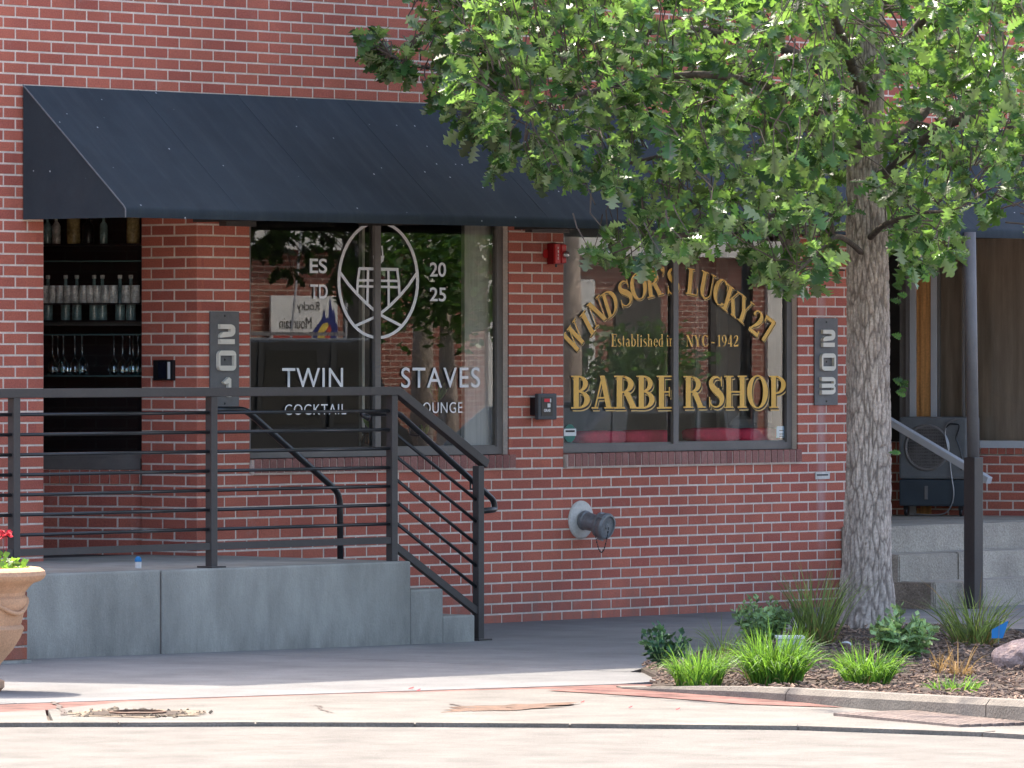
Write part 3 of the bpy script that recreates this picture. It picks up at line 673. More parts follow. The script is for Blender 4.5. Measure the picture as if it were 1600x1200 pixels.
ml1 = on_y(590.5, 550, .046).x; ml2 = on_y(1056, 560, .046).x
W1 = window(-2.470, -.036, 1.1035, 2.755, ml1)
W2 = window(.519, 2.979, 1.1035, 2.755, ml2)
# lounge lettering
px_text('ES', 484, 511, 404, 427, W1, bold=.018); px_text('TD', 485, 512, 444.5, 466.5, W1, bold=.018)
px_text('20', 671.5, 697, 410, 432.5, W1, bold=.018); px_text('25', 671.5, 697, 449, 471, W1, bold=.018)
px_text('TWIN', 441, 536, 575, 607, W1, bold=.004, spacing=1.08); px_text('STAVES', 627, 750, 574, 606, W1, bold=.004, spacing=1.12)
px_text('COCKTAIL', 445, 541, 631.5, 648, W1, spacing=1.12); px_text('LOUNGE', 652, 722.5, 628.5, 645.5, W1, spacing=1.12)
lg = MB()
def pstroke(mb, pts, wpx, Y=.0615, close=False):
    P = [Vector((x, y)) for x, y in pts]; n = len(P); rows = []
    for i, p in enumerate(P):
        a = P[(i-1) % n] if close else P[max(i-1,0)]; b = P[(i+1) % n] if close else P[min(i+1,n-1)]
        d = (b-a).normalized(); q = Vector((-d.y, d.x))*wpx/2
        rows.append((on_y(*(p+q), Y), on_y(*(p-q), Y)))
    m = n if close else n-1
    for i in range(m):
        a, b = rows[i], rows[(i+1) % n]; mb.add([a[0],a[1],b[1],b[0]], [(0,1,2,3)])
YL = [.0615]
def st(pts, wd=3.6, close=False):
    YL[0] -= .0001; pstroke(lg, pts, wd, YL[0], close)
z8 = lambda x, y: (500+x/5.853, 340+y/5.853)
st([(591+61.5*cos(2*pi*k/48), 438.5+ (91 if sin(2*pi*k/48) < 0 else 89)*sin(2*pi*k/48)) for k in range(48)], 4.6, True)
st([z8(355,466), z8(718,475)], 4.6); st([z8(362,460), z8(345,590), z8(340,705)], 3.8); st([z8(705,465), z8(720,590), z8(728,715)], 3.8)
st([z8(440,480), z8(436,640), z8(433,800)]); st([z8(625,485), z8(628,640), z8(628,805)])
st([z8(350,573), z8(725,580)], 3.8); st([z8(348,627), z8(722,637)], 3.8)
st([z8(182,500), z8(260,610), z8(340,700), z8(430,790), z8(520,868), z8(600,915), z8(745,990)], 4.4)
st([z8(882,512), z8(810,620), z8(730,715), z8(640,805), z8(560,872), z8(480,920), z8(325,990)], 4.4)
YL[0] -= .0001; lg.add([on_y(*z8(x,y),YL[0]) for x, y in ((485,348),(588,348),(580,395),(558,420),(512,420),(490,390))], [(0,1,2,3,4,5)])
st([z8(536,410), z8(536,455)], 6); st([z8(566,258), z8(572,320), z8(577,390)], 2.2)
lg.build('barrel_emblem', M_WHITE, W1)
# barbershop lettering
for ch, a, b in (('B',891.5,923.5),('A',923.5,958),('R',958.5,998),('B',993.5,1024.5),('E',1025,1053.5)): place_word(ch, a, b, 587, 638.5, W2)
for ch, a, b in (('R',1067,1102),('S',1105.5,1129.5),('H',1131,1167),('O',1166.5,1199.5),('P',1201,1228)): place_word(ch, a, b, 587.5-(.35 if ch != 'R' else 0), 637.5, W2)
place_word('Established', 954.5, 1036, 522, 541.5, W2, shade=False); place_word('in', 1040.5, 1053, 522, 541, W2, shade=False)
place_word('NYC', 1071.5, 1106, 523.5, 541.5, W2, shade=False); place_word('-', 1110, 1117, 523, 542, W2, shade=False); place_word('1942', 1120, 1153.5, 523.5, 541.5, W2, shade=False)
ARC = [('W',897,526.5),('I',917.5,505.5),('N',932.5,486.5),('D',953,473),('S',975.5,458.5),('O',997,447),('R',1021.5,442.5),("'",1036,437),('S',1050.5,439.5),(' ',1066,437),('L',1082,440.5),('U',1104.5,446.5),('C',1125,456),('K',1143,470.5),('Y',1162.5,485),(' ',1172,496),('2',1181.5,503.5),('7',1198.5,515)]
PT = [on_y(x, y, .062) for _, x, y in ARC]
out = []
for i, (ch, x, y) in enumerate(ARC):
    if ch == ' ': continue
    out = []
    a, b = PT[max(i-2,0)], PT[min(i+2,len(PT)-1)]; ang = math.atan2(b.z-a.z, b.x-a.x)
    if i < 2: ang += .12
    h = .178; qs, wd = glyph_quads(ch); k = .178*(1.22 if ch not in 'WDN' else 1.06)
    for Q in qs:
        out.append([(PT[i].x + (u-wd/2)*k*cos(ang) - (v-.5)*h*sin(ang), PT[i].z + (u-wd/2)*k*sin(ang) + (v-.5)*h*cos(ang)) for u, v in Q])
    letter_layers(out, W2, .12, .062, True)
# security sticker on the glass
def disc(name, cx, cy, r, y, m, parent, n=28, zs=1):
    mb = MB(); mb.add([(cx+r*cos(2*pi*k/n), y, cy+zs*r*sin(2*pi*k/n)) for k in range(n)], [tuple(range(n))]); return mb.build(name, m, parent)
M_TEAL = mat('teal_print', (.02,.16,.12), .5, .08, 20)
c = on_y(890.5, 677, .064); sk_ = disc('sticker', c.x, c.z, .060, .0645, M_TEAL, W2)
mb = MB(); a, b = on_y(881.3, 670, .064), on_y(900.3, 681, .064); mb.add([(a.x,.0640,b.z),(b.x,.0640,b.z),(b.x,.0640,a.z),(a.x,.0640,a.z)], [(0,1,2,3)]); mb.build('sticker_band', M_PAPER, W2)
mb = MB(); a, b = on_y(883.5, 672.3, .064), on_y(898, 675.2, .064); mb.add([(a.x,.0635,b.z),(b.x,.0635,b.z),(b.x,.0635,a.z),(a.x,.0635,a.z)], [(0,1,2,3)]); mb.build('sticker_print', M_DARKV, W2)
def card(xa, ya, xb, yb, Y, m, name, parent):
    a, b = on_y(xa, ya, Y), on_y(xb, yb, Y); mb = MB(); mb.box((a.x, Y, b.z), (b.x, Y+.002, a.z)); return mb.build(name, m, parent)
M_BLUEP = mat('pale_blue_paper', (.45,.58,.66), .6, .05, 8)
card(1213.5, 666, 1228, 683.5, .074, M_BLUEP, 'paper_notice', W2)
for yy in (672, 677.5, 681): card(1218, yy, 1224.5, yy+1.2, .0725, M_DARKV, 'notice_print', W2)

# splayed window of the entrance
f = MB(); e = SP0; upv = Vector((0,0,1))
def spl(s0, s1, z0, z1, d0, d1, mb): mb.obox(SP0+SPD*((s0+s1)/2)-nS*((d0+d1)/2)+upv*((z0+z1)/2), SPD, nS, upv, (s1-s0)/2, (d1-d0)/2, (z1-z0)/2)
spl(0, 1.285, 1.035, 1.10, .0, .06, f); spl(0,1.285,1.10,1.13,.02,.06,f); spl(0,.04,1.10,2.75,.01,.06,f)
fr3 = f.build('window', M_FRAME, BLD)
k = MB(); a = SP0+SPD*.03-nS*.04; b = SP0+SPD*1.25-nS*.04; k.add([(a.x,a.y,1.12),(b.x,b.y,1.12),(b.x,b.y,2.75),(a.x,a.y,2.75)], [(0,1,2,3)]); k.build('glass', shop_glass('entrance_glass', gain=.8), fr3)
# ---------------------------------------------------------------- neighbouring shop front, splayed
def on_k(x, y, off=0.0):                     # photo pixel -> point on the splayed shop front
    dx, dy = ray(x); o = KW0 - nK*off
    t = ((o.x-CAM.x)*nK.x + (o.y-CAM.y)*nK.y) / (dx*nK.x + dy*nK.y)
    return Vector((CAM.x+t*dx, CAM.y+t*dy, CAM.z-(y-YH)/FPX*t))
def ks(x, off=0.0): return (on_k(x, 600, off)-KW0).dot(KWD)
def kbox(s0, s1, z0, z1, d0, d1, mb): mb.obox(KW0+KWD*((s0+s1)/2)-nK*((d0+d1)/2)+Vector((0,0,(z0+z1)/2)), KWD, nK, Vector((0,0,1)), (s1-s0)/2, (d1-d0)/2, (z1-z0)/2)
ZF = .555
f = MB(); zsill = on_k(1560, 700).z
kbox(ks(1455.5), 2.1, zsill, zsill+.055, -.02, .06, f); kbox(ks(1455.5), ks(1464), zsill+.0551, 2.75, -.02, .06, f)
frk = f.build('window', M_ALUL, BLD)
k = MB(); kbox(ks(1464), ks(1467), zsill+.056, 2.75, .0, .05, k); kbox(ks(1503.5), ks(1506), zsill+.056, 2.75, -.004, .05, k); k.build('glazing_bead', M_FRAME, frk)
k = MB(); a = KW0+KWD*ks(1465)-nK*.035; b = KW0+KWD*2.1-nK*.035; k.add([(a.x,a.y,zsill+.03),(b.x,b.y,zsill+.03),(b.x,b.y,2.75),(a.x,a.y,2.75)], [(0,1,2,3)]); k.build('glass', shop_glass('shop_glass', (.8,.8,.8), 1.1), frk)
M_BLIND = mat('brown_roller_blind', (.62,.50,.38), .9, .2, 3, .05, 200, stretch=(5,5,.5))
k = MB(); a = KW0+KWD*(ks(1465)-.25)-nK*.16; b = KW0+KWD*2.1-nK*.16; k.add([(a.x,a.y,zsill),(b.x,b.y,zsill),(b.x,b.y,2.9),(a.x,a.y,2.9)], [(0,1,2,3)]); k.build('blind', M_BLIND, frk)
k = MB(); kbox(ks(1432), ks(1438.5), ZF, 2.75, .0, .08, k); kbox(ks(1439), ks(1455.3), ZF, 2.75, -.012, .08, k); k.build('wood_column', M_WOOD, BLD)
k = MB(); kbox(ks(1404), ks(1415), ZF, 2.75, .03, .12, k); dd = k.build('door', M_FRAME, BLD)
k = MB(); kbox(ks(1415.2), ks(1422), ZF, 2.75, .0, .10, k); k.build('door_frame', M_ALU, dd)
k = MB(); kbox(ks(1422.3), ks(1431.8), ZF, 2.75, -.015, .10, k); k.build('door_frame', M_ALUL, dd)
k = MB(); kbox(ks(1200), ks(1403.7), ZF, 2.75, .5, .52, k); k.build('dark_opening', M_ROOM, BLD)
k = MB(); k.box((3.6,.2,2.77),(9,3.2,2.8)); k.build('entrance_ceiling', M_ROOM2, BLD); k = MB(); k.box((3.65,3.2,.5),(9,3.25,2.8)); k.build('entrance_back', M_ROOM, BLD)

# ================================================================== awning
AX0, AX1, AD, AZ0, AZ1, AV = -4.452, 8.6, .885, 2.565, 3.372, 2.615
AW = thing('awning', (AX0, 0, AZ0), 'long dark blue grey fabric awning sloping over both shop windows', 'awning')
mb = MB(); NX, NS = 120, 14; rows = []
for i in range(NX+1):
    x = AX0 + (AX1-AX0)*i/NX; r = []
    ph = (x-AX0)/.94; sag = -.008*abs(sin(pi*ph))
    for j in range(NS+1):
        q = j/NS; y = -.015 - (AD-.03)*q; z = AZ1 + (AV+.02-AZ1)*q + sag*sin(pi*q) + .002*mnoise.noise((x*2, q*3, 0))
        r.append((x, y, z))
    r += [(x, -AD+.006, AV+.012), (x, -AD, AV), (x, -AD+.001+.003*mnoise.noise((x*3,1,0)), AZ0+.02), (x, -AD+.004, AZ0)]
    rows.append(r)
m = len(rows[0])
mb.add([p for r in rows for p in r], [(i*m+j, (i+1)*m+j, (i+1)*m+j+1, i*m+j+1)[::-1] for i in range(NX) for j in range(m-1)])
cv = mb.build('canopy', M_AWN, AW, smooth=False)
bm = bmesh.new(); bm.from_mesh(cv.data)
for fc in bm.faces: fc.smooth = True
bm.to_mesh(cv.data); bm.free()
for q in range(1, 14):
    i = round(q*.94/(AX1-AX0)*NX); mb = MB(); R_ = [Vector(p) for p in rows[i][:NS+3]]
    mb.add([p+Vector((-.006,-.0006,.0008)) for p in R_]+[p+Vector((0,-.0016,.0020)) for p in R_]+[p+Vector((.006,-.0006,.0008)) for p in R_], [(b*len(R_)+j, b*len(R_)+j+1, (b+1)*len(R_)+j+1, (b+1)*len(R_)+j) for b in (0,1) for j in range(len(R_)-1)]); mb.build('seam', M_AWN, AW)
mb = MB(); r = rows[0]; mb.add([(AX0,-.015,AZ0)] + r, [tuple(range(m+1))]); mb.build('canopy_end', M_AWN, AW)
mb = MB(); mb.tube([(AX0-.002,y,z+.002) for _, y, z in r[:NS+1]] + [(AX0-.002,-AD-.002,AV),(AX0-.002,-AD-.002,AZ0)], .0045, 5); mb.build('piping', M_PIPING, AW)
for x in (AX0+.02, -3.0, -1.5, 0., 1.5, 3., 4.5, 6.):
    mb = MB(); mb.bar((x,-.03,AZ0+.02),(x,-AD+.04,AZ0+.02),.025,.025); mb.bar((x,-.03,AZ1-.05),(x,-AD+.04,AV-.03),.025,.025); mb.build('frame_rib', M_RAIL, AW)
mb = MB(); mb.box((AX0+.01,-AD+.012,AZ0+.004),(AX1,-AD+.04,AZ0+.03)); mb.build('frame_tube', M_RAIL, AW)
mb = MB(); mb.box((on_y(348,349,-.05).x,-.08,AZ0-.012),(on_y(395,349,-.05).x,-.02,AZ0+.02)); mb.build('frame_bracket', M_RAIL, AW); mb = MB(); mb.box((on_y(826,360,-.05).x,-.08,AZ0-.008),(on_y(884,360,-.05).x,-.02,AZ0+.02)); mb.build('frame_bracket', M_RAIL, AW)

# ================================================================== concrete landing with steps
PY, PT_, PX = -1.62, .506, -2.755
LD = thing('concrete_landing', (-4.6, -.8, 0), 'grey concrete landing with two steps in front of the lounge door', 'landing')
grime(M_CONC, .20, (.13,.125,.115), .7)
N_, L_, P_ = nodes_of(M_CONC)
tc_ = N_.new('ShaderNodeTexCoord'); mp_ = N_.new('ShaderNodeMapping'); mp_.inputs['Scale'].default_value = (3,3,.8); L_.new(tc_.outputs['Object'], mp_.inputs[0])
n_ = N_.new('ShaderNodeTexNoise'); n_.inputs['Scale'].default_value = 1.6; n_.inputs['Detail'].default_value = 8; n_.inputs['Roughness'].default_value = .66; L_.new(mp_.outputs[0], n_.inputs['Vector'])
n2_ = N_.new('ShaderNodeTexNoise'); n2_.inputs['Scale'].default_value = 1.1; n2_.inputs['Detail'].default_value = 6; L_.new(tc_.outputs['Object'], n2_.inputs['Vector'])
ad_ = N_.new('ShaderNodeMath'); ad_.operation = 'ADD'; L_.new(n_.outputs['Fac'], ad_.inputs[0]); L_.new(n2_.outputs['Fac'], ad_.inputs[1])
mr_ = N_.new('ShaderNodeMapRange'); mr_.inputs['From Min'].default_value = .72; mr_.inputs['From Max'].default_value = 1.28; mr_.inputs['To Min'].default_value = .74; mr_.inputs['To Max'].default_value = 1.22; L_.new(ad_.outputs[0], mr_.inputs['Value'])
sc_ = N_.new('ShaderNodeVectorMath'); sc_.operation = 'SCALE'; L_.new(P_.inputs['Base Color'].links[0].from_socket, sc_.inputs[0]); L_.new(mr_.outputs[0], sc_.inputs['Scale']); L_.new(sc_.outputs[0], P_.inputs['Base Color'])
def bev_box(name, a, b, m, parent, bv=.012):
    k = MB(); k.box(a, b); return k.build(name, m, parent, bevel=bv)
bev_box('landing', (-4.885, PY, -.1), (PX, .46, PT_), M_CONC, LD)
bev_box('landing', (-7.2, PY+.002, -.1), (-4.897, .46, PT_+.004), M_CONC, LD)
k = MB(); k.box((-4.899, PY+.012, -.1), (-4.883, .4, PT_-.012)); k.build('joint', M_TWIG, LD)
bev_box('step', (PX+.001, PY+.001, -.1), (-2.462, -.004, .331), M_CONC, LD)
bev_box('step', (-2.4615, PY+.002, -.1), (-2.172, -.005, .163), M_CONC, LD)

# guard railing along the landing
RY = -1.535
GR = thing('guard_railing', (-3.5, RY, PT_), 'black steel railing with seven horizontal bars along the landing and down its steps', 'railing')
POSTX = [on_y(22, 700, RY).x, on_y(330.5, 700, RY).x, on_y(612.5, 700, RY).x, on_y(747.5, 800, RY).x]
TOPZ = 1.560
for i, x in enumerate(POSTX):
    base = PT_ if i < 3 else .0
    top = TOPZ-.052 if i < 3 else on_y(747, 728, RY).z
    k = MB(); k.box((x-.0255,RY-.0255,base),(x+.0255,RY+.0255,top)); p = k.build('post', M_RAIL, GR, bevel=.003)
    if i in (0, 1, 3):
        k = MB(); k.box((x-.06,RY-.06,base),(x+.06,RY+.06,base+.010)); k.build('base_plate', M_RAIL, p)
xl = POSTX[0]-1.3; X2, X3 = POSTX[2], POSTX[3]
xk = on_y(621, 603, RY).x
k = MB(); k.box((xl,RY-.029,TOPZ-.052),(xk,RY+.029,TOPZ)); k.build('top_rail', M_RAIL, GR, bevel=.004)
pe = on_y(758, 722, RY); sl = (TOPZ-.02 - pe.z)/(xk - pe.x)
k = MB(); k.bar((xk-.006,RY,TOPZ-.028),(pe.x,RY,pe.z-.012),.057,.052); k.build('top_rail', M_RAIL, GR, bevel=.003)
for seg in ((xl, POSTX[0]), (POSTX[0], POSTX[1]), (POSTX[1], POSTX[2])):
    k = MB(); k.box((seg[0]+.026,RY-.018,.612),(seg[1]-.026,RY+.018,.652)); k.build('bottom_rail', M_RAIL, GR)
    for j in range(7):
        z = 1.4135 - j*.1137
        k = MB(); k.tube([(seg[0]+.02,RY,z),(seg[1]-.02,RY,z)], .0105, 10); k.build('bar', M_RAILB, GR, smooth=True)
        if seg[0] != xl or True:
            pass
SLP = sl
for yy in (683.5, 718, 754, 788, 822):
    a = on_y(620, yy-4, RY); b = Vector((X3-.02, RY, a.z + SLP*(X3-.02-a.x)))
    k = MB(); k.tube([(X2+.02,RY,a.z+SLP*(X2+.02-a.x)), b], .0105, 10); k.build('bar', M_RAILB, GR, smooth=True)
a = on_y(622, 858, RY); k = MB(); k.bar((X2+.022,RY,a.z+SLP*(X2+.022-a.x)),(X3-.02,RY,a.z+SLP*(X3-.02-a.x)),.036,.042); k.build('bottom_rail', M_RAIL, GR)
# tube handrail on the stair side
HY = RY+.085
def arcpts(pts, r=.05, n=5):
    P = [Vector(p) for p in pts]; out = [P[0]]
    for a, b, c in zip(P, P[1:], P[2:]):
        u = (a-b).normalized(); v = (c-b).normalized(); q = min(r, (a-b).length*.45, (c-b).length*.45)
        p0, p1 = b+u*q, b+v*q
        for i in range(n+1):
            s = i/n; out.append(p0*(1-s)**2 + b*2*s*(1-s) + p1*s*s)
    out.append(P[-1]); return out
ha, hb, hc = on_y(567, 646, HY), on_y(622, 648, HY), on_y(771, 781, HY)
k = MB(); k.tube(arcpts([(ha.x, RY+.03, ha.z-.03), (ha.x-.02, HY, ha.z), (hb.x, HY, ha.z), (hc.x, HY, hc.z), (hc.x+.015, HY-.002, hc.z-.06), (X3+.02, RY+.01, hc.z-.065)], .045), .019, 12); hr = k.build('handrail', M_RAILB, GR, smooth=True)
for px_ in (640, 735):
    q = on_y(px_, 700, HY).x; z = hb.z+(hc.z-hb.z)*(q-hb.x)/(hc.x-hb.x)
    k = MB(); k.tube([(q,HY,z-.015),(q,HY,z-.06),(q,RY,z-.065)], .006, 6); k.build('bracket', M_RAILB, hr)
# handrail on the wall side of the steps
WY = -.25
WH = thing('wall_handrail', (on_y(533,800,WY).x, WY, 0), 'bent black tube handrail beside the brick wall, seen behind the bars', 'handrail')
h0, h1, h2 = on_y(331, 640.5, WY), on_y(384, 641, WY), on_y(531, 771, WY)
k = MB(); k.tube(arcpts([h0, (h1.x,WY,h0.z), (h2.x,WY,h2.z), (h2.x+.012,WY,.0)], .07), .021, 12); k.build('tube', M_RAILB, WH, smooth=True)
k = MB(); k.tube([(h0.x,WY,h0.z-.01),(h0.x,WY,PT_)], .019, 10); k.build('post', M_RAILB, WH, smooth=True)
k = MB(); k.box((h2.x-.05,WY-.05,0),(h2.x+.07,WY+.05,.012)); k.build('base_plate', M_RAILB, WH)

# ================================================================== stone steps of the neighbouring entrance
SX0 = 3.45
SS = thing('stone_steps', (5, -.4, 0), 'weathered grey stone steps up to the recessed shop entrance behind the tree', 'steps')
def rough_box(name, a, b, m, parent, seed=0, n=26):
    bm = bmesh.new(); a = Vector(a); b = Vector(b)
    nx = max(2, int((b.x-a.x)/.16)); ny = 3; nz = 3
    bmesh.ops.create_cube(bm, size=1)
    for v in bm.verts: v.co = Vector(((a.x+b.x)/2+v.co.x*(b.x-a.x), (a.y+b.y)/2+v.co.y*(b.y-a.y), (a.z+b.z)/2+v.co.z*(b.z-a.z)))
    bmesh.ops.bevel(bm, geom=bm.edges[:], offset=.010, segments=2, affect='EDGES')
    for i in range(1, nx): bmesh.ops.bisect_plane(bm, geom=bm.verts[:]+bm.edges[:]+bm.faces[:], plane_co=(a.x+(b.x-a.x)*i/nx,0,0), plane_no=(1,0,0))
    for v in bm.verts:
        q = mnoise.noise_vector((v.co.x*3+seed, v.co.y*3, v.co.z*7))*.006 + mnoise.noise_vector((v.co.x*9+seed, v.co.y*9, v.co.z*19))*.005
        v.co += Vector((q.x*.4, q.y, q.z*.6))
    me = bpy.data.meshes.new(name); bm.to_mesh(me); bm.free(); return link(name, me, parent, m)
xj = on_z(1454, 930, .09).x
k = MB(); k.box((SX0-.02,-.815,-.1),(SX0+.008,-.01,.180)); k.build('shaded_side_stone', M_STEPSH, SS); rough_box('step', (SX0+.012,-.823,-.1), (6.4,-.50,.185), M_STEP, SS, 2)
rough_box('step', (SX0-.0,-.52,-.1), (4.12,-.20,.368), M_STEP, SS, 3); rough_box('step', (4.125,-.522,-.1), (6.4,-.20,.37), M_STEP, SS, 4)
rough_box('step', (SX0+.01,-.22,-.1), (7.0,.0,.554), M_STEP, SS, 5)
k = MB(); k.box((3.63,.002,-.1),(8.2,2.9,ZF)); k.build('landing', M_STEP, SS)
# awning post
PXp, PYp = 3.735, -.95
AP = thing('awning_post', (PXp, PYp, 0), 'grey round steel post standing in a black square sleeve under the awning', 'post')
k = MB(); k.box((PXp-.049,PYp-.047,0),(PXp+.049,PYp+.047,1.045)); k.build('sleeve', M_RAIL, AP, bevel=.004)
k = MB(); k.tube([(PXp-.002,PYp,1.03),(PXp-.002,PYp+.03,2.60)], .041, 20); k.build('pole', mat('grey_paint', (.17,.16,.155), .6, .1, 5, .06, 90), AP, smooth=True)
# grey handrail of the entrance
M_RAILG = mat('light_grey_rail', (.46,.46,.47), .45, .06, 5)
SH = thing('entrance_handrail', (4.3, .1, ZF), 'sloping grey metal handrail over the stone steps, passing behind the awning post', 'handrail')
q0, q1 = at_t(1385, 655, 43.9), at_t(1546, 751, 43.15)
d = (q0-q1).normalized()
k = MB(); k.bar(q0+d*.5, q1, .05, .05); hr = k.build('rail', M_RAILG, SH, bevel=.006)
k = MB(); e = q1+d*.09; k.tube(arcpts([e, e+Vector((0,0,-.07)), e+Vector((-.05,.06,-.12)), (e.x-.05, e.y+.10, e.z-.13)], .03), .008, 6); k.build('bracket', M_ALU, hr)
k = MB(); e = q0+d*.4; k.tube([e, (e.x, e.y, ZF)], .02, 8); k.build('post', M_ALU, SH)

# evaporative cooler
CS = 0.30
cs0, cs1 = ks(1426.5, -.05), ks(1535, -.05)
cc = KW0 + KWD*((ks(1426)+ks(1535))/2) + nK*.22; cc.z = ZF
EC = thing('air_cooler', cc, 'dark grey portable air cooler on castors by the neighbouring shop window', 'air cooler')
hw = (ks(1535)-ks(1426))/2*.985; 
def cbox(u0, u1, d0, d1, z0, z1, k): k.obox(cc+KWD*((u0+u1)/2)-nK*((d0+d1)/2)+Vector((0,0,(z0+z1)/2)), KWD, nK, Vector((0,0,1)), (u1-u0)/2, (d1-d0)/2, (z1-z0)/2)
M_COOL = mat('cooler_plastic', (.19,.195,.20), .5, .12, 6, .05, 90); M_TANK = mat('cooler_tank', (.06,.075,.09), .4, .1, 5)
htop = on_k(1480, 655).z - ZF + .02
k = MB(); cbox(-hw, hw, -.16, .18, .275, htop, k); k.build('body', M_COOL, EC, bevel=.022)
k = MB(); cbox(-hw+.004, hw-.004, -.164, .175, .075, .273, k); k.build('tank', M_TANK, EC, bevel=.015)
gc = cc + KWD*(-.045) + nK*.162 + Vector((0,0,.275+.235)); gr_ = .158
k = MB(); k.lathe([(gr_+.012,0),(gr_+.018,.006),(gr_+.006,.014),(gr_-.006,.012),(gr_-.006,.002)], gc, nK, 40); gb = k.build('grille_ring', M_ALU, EC)
k = MB(); k.lathe([(gr_-.004,.0),(gr_-.004,.002)], gc, nK, 40); k.build('fan_hollow', M_BLACK, EC)
for i in range(-6, 7):
    z = i*.0235; h_ = math.sqrt(max(0, gr_**2 - z*z))-.006
    if h_ <= 0: continue
    k = MB(); c = gc + nK*.010 + Vector((0,0,z)); k.bar(c-KWD*h_, c+KWD*h_, .006, .006 if i % 2 else .009); k.build('louvre', M_ALU, EC)
k = MB()
for i in range(-11, 12):
    u = i*.0135; h_ = math.sqrt(max(0, gr_**2-u*u))-.006
    c = gc + nK*.007 + KWD*u; k.bar(c-Vector((0,0,h_)), c+Vector((0,0,h_)), .002, .002)
tag(k.build('grille_wires', M_ALU, EC), kind='stuff')
k = MB(); c = cc+KWD*(-.05)+nK*.166+Vector((0,0,.175)); k.obox(c, KWD, nK, Vector((0,0,1)), .012, .004, .05); k.build('level_window', M_ALU, EC)
for u in (-hw+.05, hw-.06):
    k = MB(); c = cc+KWD*u+nK*.12; k.lathe([(.026,-.012),(.03,-.006),(.03,.006),(.026,.012)], c+Vector((0,0,.030)), KWD, 14); k.obox(c+Vector((0,0,.062)), KWD, nK, Vector((0,0,1)), .018, .018, .015); k.build('castor', M_BLACK, EC)
k = MB(); cw = [at_t(x, y, 46.15-.0*i) for i, (x, y) in enumerate([(1494,655),(1480,660),(1476,676),(1480,696),(1484,716),(1486,740),(1491,770),(1488,788),(1478,803),(1455,805),(1428,803)])]
fwd = (cc-CAM); 
def to_front(p, off=.19):                   # slide along the sight line onto the cooler's front plane
    o = cc + nK*off; d = p-CAM; t = (o-CAM).dot(nK)/d.dot(nK); return CAM + d*t
cw = [to_front(p) for p in cw]
for p in cw: p.z = max(p.z, ZF+.008)
k.tube(arcpts(cw, .05, 3), .0055, 6); k.build('cord', M_ALU, EC)
k = MB(); k.tube(arcpts([to_front(at_t(x, y, 46)) for x, y in [(1478,668),(1484,662),(1500,663),(1497,674),(1493,684),(1500,700),(1503,715),(1502,735)]], .03, 3), .006, 6); k.build('cord', M_BLACK, EC)

